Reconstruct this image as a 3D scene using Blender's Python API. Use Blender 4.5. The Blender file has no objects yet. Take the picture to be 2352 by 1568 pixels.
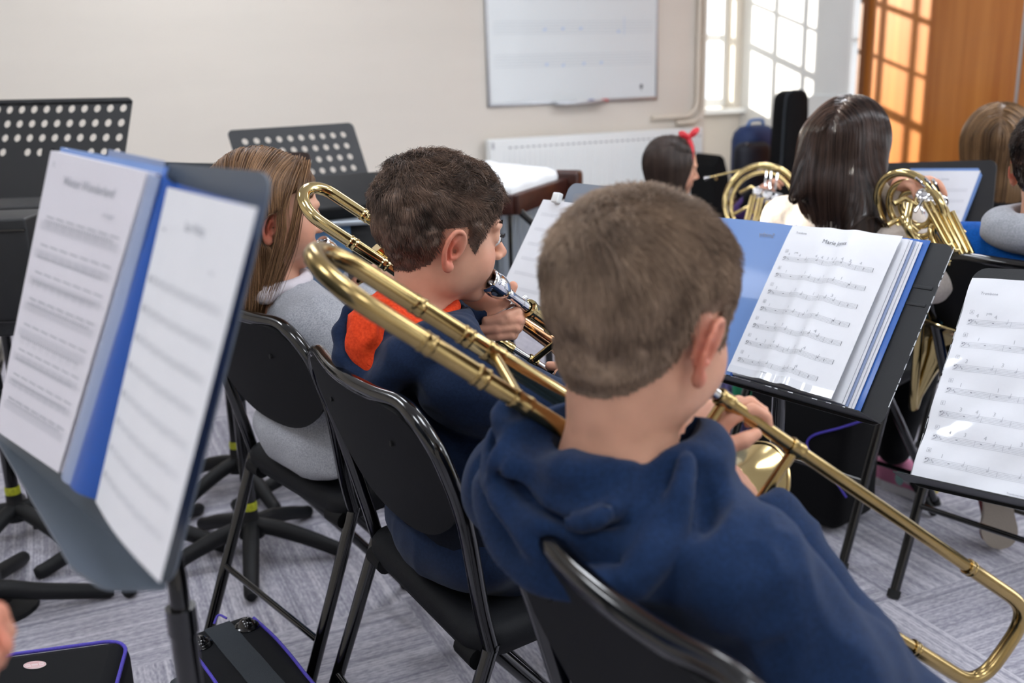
import bpy, math, random
import numpy as np
from mathutils import Matrix, Vector
import openvdb
random.seed(7); RNG = np.random.default_rng(11)
SC = bpy.context.scene; COL = SC.collection
V3 = lambda *a: np.array(a, dtype=float)
PI = math.pi
def nz(v):
    v = np.asarray(v, float); return v/np.linalg.norm(v)
# ------------------------------------------------------------------ camera
FPX = 2287.0; PITCH = math.radians(15.4); ROLL = math.radians(-1.5); CAM = V3(0, 0, 1.19)
R0 = V3(1, 0, 0); U0 = V3(0, math.sin(PITCH), math.cos(PITCH)); FW = V3(0, math.cos(PITCH), -math.sin(PITCH))
RT = math.cos(ROLL)*R0+math.sin(ROLL)*U0; UP = -math.sin(ROLL)*R0+math.cos(ROLL)*U0
def ray(x, y): return FW+RT*((x-1176)/FPX)-UP*((y-784)/FPX)
def at(x, y, d): return CAM+ray(x, y)*d
def atz(x, y, z):
    r = ray(x, y); return CAM+r*((z-CAM[2])/r[2])
def quad(TL, TR, BR, BL, height):
    rs = [ray(*q) for q in (TL, TR, BR, BL)]
    d = np.append(np.linalg.solve(np.stack([rs[0], -rs[1], rs[2]], 1), rs[3]), 1.0)
    p = np.stack([r*k for r, k in zip(rs, d)])
    return p*(height/np.linalg.norm(p[3]-p[0]))+CAM
cam = bpy.data.objects.new('camera', bpy.data.cameras.new('camera')); COL.objects.link(cam)
cam.data.sensor_width = 36; cam.data.lens = FPX/2352*36; cam.data.clip_start = 0.02; cam.data.clip_end = 100
cam.matrix_world = Matrix(((RT[0], UP[0], -FW[0], CAM[0]), (RT[1], UP[1], -FW[1], CAM[1]), (RT[2], UP[2], -FW[2], CAM[2]), (0, 0, 0, 1)))
cam.data.dof.use_dof = True; cam.data.dof.focus_distance = 1.47; cam.data.dof.aperture_fstop = 4.0
SC.camera = cam
SC.view_settings.view_transform = 'Standard'; SC.view_settings.look = 'None'; SC.view_settings.gamma = 1.0
SC.view_settings.use_curve_mapping = False; SC.view_settings.exposure = 0.2
# ------------------------------------------------------------------ materials
def lin(r, g, b):
    f = lambda c: (c/255/12.92) if c/255 <= .04045 else ((c/255+.055)/1.055)**2.4
    return (f(r), f(g), f(b), 1)
def mat(name, rgb, rough=.5, metal=0, var=0, vscale=30, bump=0, bscale=200, coat=0, spec=.5, sss=0, stretch=None, rgb2=None, trans=0, ior=1.45):
    m = bpy.data.materials.new(name); m.use_nodes = True
    nt = m.node_tree; b = nt.nodes['Principled BSDF']; N = nt.nodes.new; L = nt.links.new
    c = lin(*rgb)
    b.inputs['Base Color'].default_value = c; b.inputs['Roughness'].default_value = rough; b.inputs['Metallic'].default_value = metal
    b.inputs['Coat Weight'].default_value = coat; b.inputs['Coat Roughness'].default_value = .06
    b.inputs['Specular IOR Level'].default_value = spec; b.inputs['IOR'].default_value = ior
    b.inputs['Transmission Weight'].default_value = trans
    if sss:
        b.inputs['Subsurface Weight'].default_value = sss; b.inputs['Subsurface Radius'].default_value = (.012, .004, .002); b.inputs['Subsurface Scale'].default_value = 1.0
    tc = N('ShaderNodeTexCoord')
    src = tc.outputs['Object']
    if stretch:
        mp = N('ShaderNodeMapping'); mp.inputs['Scale'].default_value = stretch; L(src, mp.inputs['Vector']); src = mp.outputs['Vector']
    if var or rgb2:
        n = N('ShaderNodeTexNoise'); n.inputs['Scale'].default_value = vscale; n.inputs['Detail'].default_value = 4; L(src, n.inputs['Vector'])
        r = N('ShaderNodeValToRGB'); r.color_ramp.elements[0].position = .3; r.color_ramp.elements[1].position = .7
        r.color_ramp.elements[0].color = tuple(x*(1-var) for x in c[:3])+(1,)
        r.color_ramp.elements[1].color = lin(*rgb2) if rgb2 else tuple(min(1, x*(1+var)) for x in c[:3])+(1,)
        L(n.outputs['Fac'], r.inputs['Fac']); L(r.outputs['Color'], b.inputs['Base Color'])
    if bump:
        n2 = N('ShaderNodeTexNoise'); n2.inputs['Scale'].default_value = bscale; n2.inputs['Detail'].default_value = 3; L(src, n2.inputs['Vector'])
        bp = N('ShaderNodeBump'); bp.inputs['Strength'].default_value = bump; bp.inputs['Distance'].default_value = .002
        L(n2.outputs['Fac'], bp.inputs['Height']); L(bp.outputs['Normal'], b.inputs['Normal'])
    return m
def emit(name, rgb, s):
    m = bpy.data.materials.new(name); m.use_nodes = True; b = m.node_tree.nodes['Principled BSDF']
    b.inputs['Base Color'].default_value = (.8, .8, .8, 1); b.inputs['Emission Color'].default_value = lin(*rgb); b.inputs['Emission Strength'].default_value = s
    return m
M = {}
M['wall'] = mat('wall_paint', (222, 215, 204), .75, var=.03, vscale=3, bump=.25, bscale=160, stretch=(.25, .25, 1.5))
M['white_wall'] = mat('white_wall_paint', (226, 228, 228), .7, var=.02, vscale=4)
M['ceiling'] = mat('ceiling_paint', (236, 236, 234), .8, var=.02, vscale=5)
M['white_frame'] = mat('white_gloss_paint', (236, 238, 238), .3, coat=.3)
M['pipe'] = mat('cream_pipe_paint', (222, 213, 198), .4)
M['radiator'] = mat('radiator_enamel', (233, 236, 235), .35)
M['grey_mark'] = mat('grey_print', (120, 125, 130), .6)
M['board'] = mat('whiteboard_enamel', (222, 228, 230), .28, coat=.2)
M['alu'] = mat('brushed_aluminium', (185, 188, 192), .35, metal=.9, var=.05, vscale=80)
M['staff_print'] = mat('staff_line_print', (188, 197, 204), .5)
M['blue_ink'] = mat('blue_marker_ink', (150, 185, 225), .5)
M['faint_ink'] = mat('faint_marker_ink', (186, 206, 232), .5)
M['dark_ink'] = mat('black_print_ink', (92, 96, 104), .6)
M['mid_ink'] = mat('grey_print_ink', (142, 145, 156), .6)
M['pencil'] = mat('pencil_mark', (176, 179, 186), .6)
M['red'] = mat('red_plastic', (205, 30, 45), .4)
M['bluep'] = mat('blue_plastic', (50, 60, 150), .4)
M['desk'] = mat('black_powder_coat', (26, 29, 33), .5, bump=.15, bscale=900, spec=.6)
M['desk_sheen'] = mat('black_coat_painted_sheen', (92, 100, 110), .42, bump=.12, bscale=900, spec=.6)  # black coat lightened: the sheen of reflected light is put into its colour
M['desk_brown'] = mat('dark_brown_desk_paint', (46, 30, 27), .45)
M['desk_grey'] = mat('grey_desk_paint', (128, 136, 148), .5)
M['tube'] = mat('black_gloss_steel', (7, 7, 8), .16, coat=.6)
M['plastic'] = mat('black_moulded_plastic', (13, 14, 16), .6, spec=.22, bump=.15, bscale=700)
M['seat'] = mat('black_seat_vinyl', (15, 17, 21), .65, spec=.25, bump=.3, bscale=800)
M['rubber'] = mat('black_rubber', (16, 17, 18), .65, bump=.2, bscale=500)
M['cast'] = mat('dark_cast_leg', (24, 25, 27), .55, spec=.3, bump=.2, bscale=300)
M['tape'] = mat('yellow_green_tape', (172, 176, 40), .5, var=.25, vscale=200)
M['chrome'] = mat('chrome_plate', (215, 218, 222), .1, metal=1)
M['silver'] = mat('silver_plate', (228, 228, 230), .09, metal=1)
M['brass'] = mat('lacquered_brass', (208, 186, 132), .12, metal=1, var=.05, vscale=15)
M['brass_dull'] = mat('worn_brass', (170, 146, 98), .22, metal=1, var=.1, vscale=25)
M['rose'] = mat('rose_brass', (232, 176, 132), .1, metal=1)
M['paper'] = mat('white_paper', (236, 238, 243), .55, var=.012, vscale=25)
M['paper_warm'] = mat('sheet_paper', (226, 224, 232), .6, var=.02, vscale=12)
M['sleeve'] = mat('glossy_plastic_sleeve', (236, 239, 245), .12, coat=.8, bump=.5, bscale=24, var=.01)
M['folder'] = mat('blue_folder_plastic', (66, 112, 190), .35, coat=.2, bump=.12, bscale=700)
M['folder_dark'] = mat('deep_blue_folder_spine', (12, 84, 178), .35, coat=.25)
M['folder_pale'] = mat('pale_blue_folder_plastic', (118, 152, 208), .35, coat=.2)
M['folder_grey'] = mat('grey_blue_translucent_plastic', (150, 166, 200), .3, coat=.3)
M['bag'] = mat('black_nylon_case', (15, 17, 21), .75, spec=.25, bump=.6, bscale=1100)
M['bag2'] = mat('black_padded_nylon', (12, 12, 14), .8, spec=.2, bump=.4, bscale=900)
M['webbing'] = mat('black_webbing', (46, 52, 58), .8, bump=.8, bscale=700)
M['purple'] = mat('purple_piping', (78, 66, 178), .5, var=.2, vscale=300)
M['sticker'] = mat('pale_pink_sticker', (232, 214, 214), .5)
M['sticker_red'] = mat('red_sticker_print', (205, 110, 115), .5)
M['navy_bag'] = mat('navy_backpack_nylon', (30, 52, 96), .6, bump=.3, bscale=400)
M['black_bag'] = mat('near_black_backpack', (20, 22, 34), .6, bump=.3, bscale=400)
M['blue_strap'] = mat('blue_strap', (75, 125, 195), .6)
M['xylo_wood'] = mat('dark_red_wood', (58, 26, 18), .35, var=.3, vscale=8, stretch=(1, 6, 6))
M['resonator'] = mat('grey_resonator_metal', (160, 168, 176), .35, metal=.6)
M['cloth'] = mat('white_cotton_cover', (226, 228, 230), .85, bump=.5, bscale=60)
M['bluegrey'] = mat('blue_grey_laminate', (70, 104, 138), .55, bump=.1)
M['dark_box'] = mat('black_textured_vinyl', (20, 22, 25), .5, bump=.3, bscale=600)
M['green'] = mat('green_cloth', (22, 120, 84), .7)
M['navy_pat'] = mat('navy_patterned_cloth', (30, 30, 62), .8, var=.6, vscale=60, rgb2=(95, 90, 140))
M['shoe_white'] = mat('white_shoe_canvas', (205, 203, 205), .7, var=.03)
M['shoe_pink'] = mat('pink_shoe_canvas', (196, 120, 150), .7)
M['shoe_yellow'] = mat('yellow_shoe_toe', (214, 196, 110), .7)
M['shoe_teal'] = mat('teal_shoe_panel', (150, 190, 186), .7)
M['shoe_sole'] = mat('beige_rubber_sole', (168, 158, 146), .8, bump=.6, bscale=260)
M['shoe_red'] = mat('dark_red_shoe', (104, 22, 26), .7)
# wood door with vertical grain
def wood_mat():
    m = mat('orange_wood_veneer', (176, 108, 44), .32, coat=.15)
    nt = m.node_tree; N = nt.nodes.new; L = nt.links.new; b = nt.nodes['Principled BSDF']
    tc = N('ShaderNodeTexCoord'); mp = N('ShaderNodeMapping'); mp.inputs['Scale'].default_value = (9, 9, .35); L(tc.outputs['Object'], mp.inputs[0])
    n = N('ShaderNodeTexNoise'); n.inputs['Scale'].default_value = 1; n.inputs['Detail'].default_value = 6; L(mp.outputs[0], n.inputs['Vector'])
    mp2 = N('ShaderNodeMapping'); mp2.inputs['Scale'].default_value = (90, 90, 3); L(tc.outputs['Object'], mp2.inputs[0])
    n2 = N('ShaderNodeTexNoise'); n2.inputs['Scale'].default_value = 1; n2.inputs['Detail'].default_value = 3; L(mp2.outputs[0], n2.inputs['Vector'])
    mx = N('ShaderNodeMath'); mx.operation = 'ADD'; k = N('ShaderNodeMath'); k.operation = 'MULTIPLY'; k.inputs[1].default_value = .3
    L(n2.outputs['Fac'], k.inputs[0]); L(n.outputs['Fac'], mx.inputs[0]); L(k.outputs[0], mx.inputs[1])
    r = N('ShaderNodeValToRGB'); r.color_ramp.elements[0].position = .45; r.color_ramp.elements[1].position = .9
    r.color_ramp.elements[0].color = lin(152, 84, 26); r.color_ramp.elements[1].color = lin(192, 124, 58)
    L(mx.outputs[0], r.inputs['Fac']); L(r.outputs['Color'], b.inputs['Base Color']); return m
M['wood'] = wood_mat(); M['wood_edge'] = mat('brown_wood_edge', (118, 82, 56), .4, var=.1, vscale=10)
def carpet_mat():
    m = bpy.data.materials.new('striped_carpet_tile'); m.use_nodes = True
    nt = m.node_tree; N = nt.nodes.new; L = nt.links.new; b = nt.nodes['Principled BSDF']
    b.inputs['Roughness'].default_value = .95; b.inputs['Specular IOR Level'].default_value = .1
    tc = N('ShaderNodeTexCoord'); mp = N('ShaderNodeMapping'); mp.inputs['Rotation'].default_value = (0, 0, math.radians(-24)); mp.inputs['Location'].default_value = (-.1, 0, 0)
    L(tc.outputs['Object'], mp.inputs[0]); s = N('ShaderNodeSeparateXYZ'); L(mp.outputs[0], s.inputs[0])
    def mth(op, a, bb=None):
        n = N('ShaderNodeMath'); n.operation = op
        for i, q in enumerate((a, bb)):
            if q is None: continue
            if isinstance(q, (int, float)): n.inputs[i].default_value = q
            else: L(q, n.inputs[i])
        return n.outputs[0]
    X, Y = s.outputs['X'], s.outputs['Y']
    fx = mth('FLOOR', mth('MULTIPLY', X, 2)); fy = mth('FLOOR', mth('MULTIPLY', Y, 2))
    par = mth('MODULO', mth('ADD', mth('ADD', fx, fy), 200), 2)   # 1 on odd tiles
    ip = mth('SUBTRACT', 1, par)
    # stripe coordinate: across the stripes ; along coordinate
    ac = mth('ADD', mth('MULTIPLY', X, ip), mth('MULTIPLY', Y, par))
    al = mth('ADD', mth('MULTIPLY', Y, ip), mth('MULTIPLY', X, par))
    tile = mth('ADD', mth('MULTIPLY', fx, 7.3), mth('MULTIPLY', fy, 3.1))
    def noise(scale, kx, ky, det):
        c = N('ShaderNodeCombineXYZ'); L(mth('MULTIPLY', ac, kx), c.inputs[0]); L(mth('MULTIPLY', al, ky), c.inputs[1]); L(tile, c.inputs[2])
        n = N('ShaderNodeTexNoise'); n.inputs['Scale'].default_value = scale; n.inputs['Detail'].default_value = det; L(c.outputs[0], n.inputs['Vector']); return n.outputs['Fac']
    big = noise(1, 75, .4, 3); fine = noise(1, 210, 60, 2); knit = noise(1, 500, 380, 1)
    rib = mth('SINE', mth('MULTIPLY', ac, 2*PI/.0085))
    v = mth('ADD', mth('MULTIPLY', big, .8), mth('MULTIPLY', fine, .6))
    v = mth('ADD', v, mth('MULTIPLY', knit, .22)); v = mth('ADD', v, mth('MULTIPLY', rib, .04))
    r = N('ShaderNodeValToRGB'); r.color_ramp.elements[0].position = .5; r.color_ramp.elements[1].position = 1.05
    r.color_ramp.elements[0].color = lin(118, 119, 130); r.color_ramp.elements[1].color = lin(198, 196, 203)
    e = r.color_ramp.elements.new(.77); e.color = lin(160, 158, 169)
    L(v, r.inputs['Fac']); L(r.outputs['Color'], b.inputs['Base Color'])
    bp = N('ShaderNodeBump'); bp.inputs['Strength'].default_value = .5; bp.inputs['Distance'].default_value = .003; L(v, bp.inputs['Height']); L(bp.outputs['Normal'], b.inputs['Normal'])
    return m
M['carpet'] = carpet_mat()
# ------------------------------------------------------------------ object helpers
MW = {}
def frame(o, x, y, z):
    m = np.eye(4); m[:3, 0] = x; m[:3, 1] = y; m[:3, 2] = z; m[:3, 3] = o; return m
def tag(o, label=None, cat=None, group=None, kind=None):
    if label: o['label'] = label
    if cat: o['category'] = cat
    if group: o['group'] = group
    if kind: o['kind'] = kind
    return o
def thing(name, label, cat, loc=(0, 0, 0), rotz=0, group=None):
    o = bpy.data.objects.new(name, None); COL.objects.link(o); o.empty_display_size = .05
    m = Matrix.Translation(Vector(loc)) @ Matrix.Rotation(rotz, 4, 'Z'); o.matrix_world = m; MW[o.name] = np.array(m)
    return tag(o, label, cat, group)
def link_mesh(name, verts, faces, m, parent=None, smooth=True, loc=None, local=False):
    """verts in world coordinates unless local; origin at the parent's origin (or at loc / the verts' base centre when top-level)"""
    verts = np.asarray(verts, float)
    me = bpy.data.meshes.new(name); o = bpy.data.objects.new(name, me); COL.objects.link(o)
    if parent is not None:
        o.parent = parent; W = MW[parent.name]
    else:
        if loc is None:
            lo, hi = verts.min(0), verts.max(0); loc = V3((lo[0]+hi[0])/2, (lo[1]+hi[1])/2, lo[2])
        W = np.eye(4); W[:3, 3] = loc; o.location = loc
    MW[o.name] = W
    if not local:
        Wi = np.linalg.inv(W); verts = verts@Wi[:3, :3].T+Wi[:3, 3]
    if isinstance(faces, np.ndarray):
        nv, nf, k = len(verts), len(faces), faces.shape[1]
        me.vertices.add(nv); me.vertices.foreach_set('co', verts.astype(np.float32).ravel())
        me.loops.add(nf*k); me.loops.foreach_set('vertex_index', faces.astype(np.int32).ravel())
        me.polygons.add(nf); me.polygons.foreach_set('loop_start', np.arange(0, nf*k, k, dtype=np.int32))
        try: me.polygons.foreach_set('loop_total', np.full(nf, k, dtype=np.int32))
        except Exception: pass
        me.update(calc_edges=True)
    else:
        me.from_pydata([tuple(v) for v in verts], [], [tuple(f) for f in faces])
    me.validate()
    if smooth: me.polygons.foreach_set('use_smooth', [True]*len(me.polygons))
    me.materials.append(m); me.update()
    return o
class MB:
    def __init__(s): s.v = []; s.f = []
    def add(s, verts, faces, mtx=None):
        n = len(s.v); verts = np.asarray(verts, float)
        if mtx is not None: verts = verts@mtx[:3, :3].T+mtx[:3, 3]
        s.v.extend(verts.tolist()); s.f.extend([tuple(i+n for i in f) for f in faces]); return s
    def box(s, c, size, mtx=None, bev=0):
        x, y, z = [q/2 for q in size]; b = min(bev, x*.9, y*.9, z*.9)
        if b <= 0:
            vs = [(sx*x, sy*y, sz*z) for sz in (-1, 1) for sy in (-1, 1) for sx in (-1, 1)]
            fs = [(0, 2, 3, 1), (4, 5, 7, 6), (0, 1, 5, 4), (2, 6, 7, 3), (0, 4, 6, 2), (1, 3, 7, 5)]
        else:
            # chamfered box through loops of rounded rectangles
            n = 4
            def loop(ix, iy, zz):
                o = []
                for q, (sx, sy) in enumerate(((1, 1), (-1, 1), (-1, -1), (1, -1))):
                    for k in range(n):
                        a = q*PI/2+k*(PI/2)/(n-1)
                        o.append((sx*(x-b)+math.cos(a)*(b-ix), sy*(y-b)+math.sin(a)*(b-iy), zz))
                return o
            L = []
            for k in range(n):
                a = k*(PI/2)/(n-1); L.append(loop(b*(1-math.sin(a)), b*(1-math.sin(a)), -z+b*(1-math.cos(a))))
            for k in range(n):
                a = PI/2-k*(PI/2)/(n-1); L.append(loop(b*(1-math.sin(a)), b*(1-math.sin(a)), z-b*(1-math.cos(a))))
            m = 4*n; vs = [p for l in L for p in l]; fs = [tuple(range(m))[::-1], tuple(range((len(L)-1)*m, len(L)*m))]
            for i in range(len(L)-1):
                for j in range(m): fs.append((i*m+j, i*m+(j+1) % m, (i+1)*m+(j+1) % m, (i+1)*m+j))
        vs = np.array(vs)+np.array(c); return s.add(vs, fs, mtx)
    def tube(s, path, r, seg=12, cap=True, mtx=None, closed=False):
        P = np.asarray(path, float); n = len(P); r = np.full(n, r) if np.isscalar(r) else np.asarray(r, float)
        T = np.gradient(P, axis=0)
        if closed: T = np.roll(P, -1, 0)-np.roll(P, 1, 0)
        T /= np.linalg.norm(T, axis=1)[:, None]+1e-12
        a = V3(0, 0, 1) if abs(T[0][2]) < .9 else V3(1, 0, 0)
        u = nz(np.cross(T[0], a)); vs = []
        for i in range(n):
            u = u-T[i]*(u@T[i]); u = nz(u); w = np.cross(T[i], u)
            for k in range(seg):
                t = 2*PI*k/seg; vs.append(P[i]+r[i]*(math.cos(t)*u+math.sin(t)*w))
        fs = []
        for i in range(n if closed else n-1):
            i2 = (i+1) % n
            for k in range(seg): fs.append((i*seg+k, i*seg+(k+1) % seg, i2*seg+(k+1) % seg, i2*seg+k))
        if cap and not closed: fs += [tuple(range(seg))[::-1], tuple(range((n-1)*seg, n*seg))]
        return s.add(vs, fs, mtx)
    def lathe(s, prof, mtx, seg=32, cap=False):
        vs = []; fs = []; n = len(prof)
        for (r, z) in prof:
            for k in range(seg):
                t = 2*PI*k/seg; vs.append((r*math.cos(t), r*math.sin(t), z))
        for i in range(n-1):
            for k in range(seg): fs.append((i*seg+k, i*seg+(k+1) % seg, (i+1)*seg+(k+1) % seg, (i+1)*seg+k))
        if cap: fs += [tuple(range(seg))[::-1], tuple(range((n-1)*seg, n*seg))]
        return s.add(vs, fs, mtx)
    def prism(s, outline, h0, h1, mtx=None):
        n = len(outline); vs = [(x, y, h0) for x, y in outline]+[(x, y, h1) for x, y in outline]
        fs = [tuple(range(n))[::-1], tuple(range(n, 2*n))]+[(k, (k+1) % n, n+(k+1) % n, n+k) for k in range(n)]
        return s.add(vs, fs, mtx)
    def sheet(s, fn, nu, nv, thick, mtx=None):
        """closed thin sheet: fn(u,v)->point, u,v in 0..1 ; thickness along local normal"""
        G = np.array([[fn(i/nu, j/nv) for i in range(nu+1)] for j in range(nv+1)], float)
        du = np.gradient(G, axis=1); dv = np.gradient(G, axis=0); N = np.cross(du, dv); N /= np.linalg.norm(N, axis=2)[..., None]+1e-12
        A = (G+N*thick/2).reshape(-1, 3); B = (G-N*thick/2).reshape(-1, 3); w = nu+1; K = len(A); fs = []
        for j in range(nv):
            for i in range(nu):
                q = (j*w+i, j*w+i+1, (j+1)*w+i+1, (j+1)*w+i); fs.append(q); fs.append(tuple(K+t for t in q[::-1]))
        edge = [i for i in range(w)]+[j*w+nu for j in range(1, nv+1)]+[nv*w+i for i in range(nu-1, -1, -1)]+[j*w for j in range(nv-1, 0, -1)]
        for k in range(len(edge)):
            a, b = edge[k], edge[(k+1) % len(edge)]; fs.append((b, a, K+a, K+b))
        return s.add(np.vstack([A, B]), fs, mtx)
    def build(s, name, m, parent=None, smooth=True, loc=None, local=False, sharp=40):
        o = link_mesh(name, s.v, s.f, m, parent, smooth, loc, local)
        if smooth and sharp: 
            try: o.data.set_sharp_from_angle(angle=math.radians(sharp))
            except Exception: pass
        return o
def arc(c, r, a0, a1, n, ux, uy):
    c, ux, uy = map(np.asarray, (c, ux, uy)); return [c+r*(math.cos(t)*ux+math.sin(t)*uy) for t in np.linspace(a0, a1, n)]
def rrect(w, h, r, n=6):
    o = []
    for q, (sx, sy) in enumerate(((1, 1), (-1, 1), (-1, -1), (1, -1))):
        for k in range(n+1):
            a = q*PI/2+k*(PI/2)/n; o.append((sx*(w/2-r)+r*math.cos(a), sy*(h/2-r)+r*math.sin(a)))
    return o
def spline(pts, n=8):
    P = np.asarray(pts, float); P = np.vstack([2*P[0]-P[1], P, 2*P[-1]-P[-2]]); out = []
    for i in range(1, len(P)-2):
        for t in np.linspace(0, 1, n, endpoint=False):
            p0, p1, p2, p3 = P[i-1:i+3]
            out.append(.5*((2*p1)+(-p0+p2)*t+(2*p0-5*p1+4*p2-p3)*t*t+(-p0+3*p1-3*p2+p3)*t**3))
    out.append(P[-2]); return np.array(out)
def sweep_x(a, b): return frame(a, *axes_from_z(nz(np.asarray(b)-np.asarray(a))))
def axes_from_z(z):
    a = V3(0, 0, 1) if abs(z[2]) < .95 else V3(1, 0, 0); x = nz(np.cross(a, z)); return x, np.cross(z, x), z
_tc = {}
def text_mesh(s, size):
    if (s, size) in _tc: return _tc[(s, size)]
    c = bpy.data.curves.new('t', 'FONT'); c.body = s; c.size = size; c.resolution_u = 2
    o = bpy.data.objects.new('t', c); COL.objects.link(o); dg = bpy.context.evaluated_depsgraph_get()
    me = bpy.data.meshes.new_from_object(o.evaluated_get(dg)); vs = np.array([v.co[:] for v in me.vertices]).reshape(-1, 3); fs = [tuple(p.vertices) for p in me.polygons]
    bpy.data.objects.remove(o); bpy.data.curves.remove(c); bpy.data.meshes.remove(me); _tc[(s, size)] = (vs, fs); return vs, fs
class Ink:
    """flat print on a page: pmap(u,v) gives the page's surface point (metres from its top-left corner), n its normal"""
    def __init__(s, pmap, n, lift=.0006): s.p = pmap; s.n = np.asarray(n)*lift; s.mb = MB()
    def line(s, u0, v0, u1, v1, w):
        L = math.hypot(u1-u0, v1-v0); k = max(1, int(L/.005)); px, pv = -(v1-v0)/L*w/2, (u1-u0)/L*w/2; vs = []; fs = []
        for i in range(k+1):
            t = i/k; u, v = u0+(u1-u0)*t, v0+(v1-v0)*t; vs += [s.p(u+px, v+pv)+s.n, s.p(u-px, v-pv)+s.n]
        for i in range(k): fs.append((2*i, 2*i+1, 2*i+3, 2*i+2))
        s.mb.add(vs, fs)
    def poly(s, pts, w):
        for a, b in zip(pts[:-1], pts[1:]): s.line(*a, *b, w)
    def disc(s, u, v, ru, rv, n=10, tilt=0):
        vs = [s.p(u, v)+s.n]
        for k in range(n):
            t = 2*PI*k/n; a, b = ru*math.cos(t), rv*math.sin(t)
            vs.append(s.p(u+a*math.cos(tilt)-b*math.sin(tilt), v+a*math.sin(tilt)+b*math.cos(tilt))+s.n)
        s.mb.add(vs, [(0, 1+k, 1+(k+1) % n) for k in range(n)])
    def text(s, st, u, v, size, mirror=False):
        vs, fs = text_mesh(st, size); w = vs[:, 0].max()
        s.mb.add([s.p(u+((w-x) if mirror else x), v-y)+s.n for x, y, _ in vs], fs)
    def staff(s, u0, u1, v, gap=.0019, w=.00035, bars=4, notes=(), clef=True, bold=None):
        for k in range(5): s.line(u0, v+k*gap, u1, v+k*gap, w)
        for i in range(1, bars+1):
            u = u0+.022+(u1-u0-.022)*i/bars; s.line(u, v, u, v+4*gap, w*1.3)
        if clef:
            s.poly([(u0+.002, v+gap*1.1), (u0+.0045, v+gap*.1), (u0+.0065, v+gap*1), (u0+.0055, v+gap*2.4), (u0+.002, v+gap*3.6)], .0007)
            s.disc(u0+.0022, v+gap, .0011, .0011); s.disc(u0+.0078, v+gap*.6, .0004, .0004); s.disc(u0+.0078, v+gap*1.5, .0004, .0004)
            s.text('b', u0+.010, v+gap*2, .004); s.text('b', u0+.0125, v+gap*3.2, .004)
        for (f, row, kind) in notes:
            u = u0+.024+(u1-u0-.026)*f; vv = v+row*gap
            if kind == 'q': s.disc(u, vv, .0012, .0009, tilt=-.4); s.line(u+.0011, vv, u+.0011, vv-gap*3, .00035)
            elif kind == 'h': s.poly([(u+.0012*math.cos(t), vv+.0009*math.sin(t)) for t in np.linspace(0, 2*PI, 9)], .00035); s.line(u+.0011, vv, u+.0011, vv-gap*3, .00035)
            elif kind == 'r': s.line(u-.0013, v+gap*1.5, u+.0013, v+gap*1.5, gap*.5)
            elif kind == 'z': s.poly([(u-.0005, v+gap*.6), (u+.0006, v+gap*1.6), (u-.0006, v+gap*2.2), (u+.0005, v+gap*3.2)], .0008)
    def build(s, name, m, parent): return s.mb.build(name, m, parent, smooth=False)
# ================================================================== the room
A25 = math.radians(25); WD = V3(math.cos(A25), math.sin(A25), 0); WN = V3(-WD[1], WD[0], 0); UZ = V3(0, 0, 1)
P0 = at(1312, 235, 6.0); P0[2] = 0
def wp(s, b, z=0): return P0+WD*s-WN*b+UZ*z          # s along the back wall, b out from it into the room
WF = frame(P0, WD, -WN, UZ)                            # x = s, y = b, z   (left-handed is fine for boxes: faces are recalculated by normals below)
SCORN = 1.753; ALC = -.63; CEIL = 2.75; QS = 1.5; GS = .12
def wbox(mb, s0, s1, b0, b1, z0, z1, bev=0):
    # a box in wall coordinates
    m = frame(wp((s0+s1)/2, (b0+b1)/2, (z0+z1)/2), WD, WN, UZ); mb.box((0, 0, 0), (abs(s1-s0), abs(b1-b0), abs(z1-z0)), m, bev); return mb
def struct(name, mb, m, parent=None, **k):
    o = mb.build(name, m, parent, smooth=False, **k)
    if parent is None: o['kind'] = 'structure'
    return o
fl = MB(); fl.add([wp(-6, -1.5), wp(2.3, -1.5), wp(2.3, 9), wp(-6, 9)], [(0, 1, 2, 3)])
f = struct('floor', fl, M['carpet'], loc=(0, 0, 0))
c = MB(); wbox(c, -6, 2.3, -1.5, 9, CEIL, CEIL+.1); struct('ceiling', c, M['ceiling'])
# sun: direction of travel
SUN = nz(-WN*QS+WD-UZ*(.32*QS))
# back wall, with one unseen opening, added to let a beam of sun onto the girl
tgt = at(1905, 385, 2.35); k = ((tgt-P0)@WN)/(SUN@WN); HOLE = tgt-SUN*k; hs = (HOLE-P0)@WD; hz = HOLE[2]
hw, hh = .14, .25
w = MB()
for (s0, s1, z0, z1) in ((-5.6, hs-hw, 0, CEIL), (hs+hw, .981, 0, CEIL), (hs-hw, hs+hw, 0, hz-hh), (hs-hw, hs+hw, hz+hh, CEIL)): wbox(w, s0, s1, -.1, 0, z0, z1)
struct('wall_back', w, M['wall'])
wf = MB()
for (s0, s1, z0, z1) in ((hs-hw-.04, hs-hw, hz-hh-.04, hz+hh+.04), (hs+hw, hs+hw+.04, hz-hh-.04, hz+hh+.04), (hs-hw, hs+hw, hz-hh-.04, hz-hh), (hs-hw, hs+hw, hz+hh, hz+hh+.04)): wbox(wf, s0, s1, -.02, .02, z0, z1)
struct('added_sun_opening', wf, M['white_frame'])  # frame of the unseen opening added for the sun beam
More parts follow.
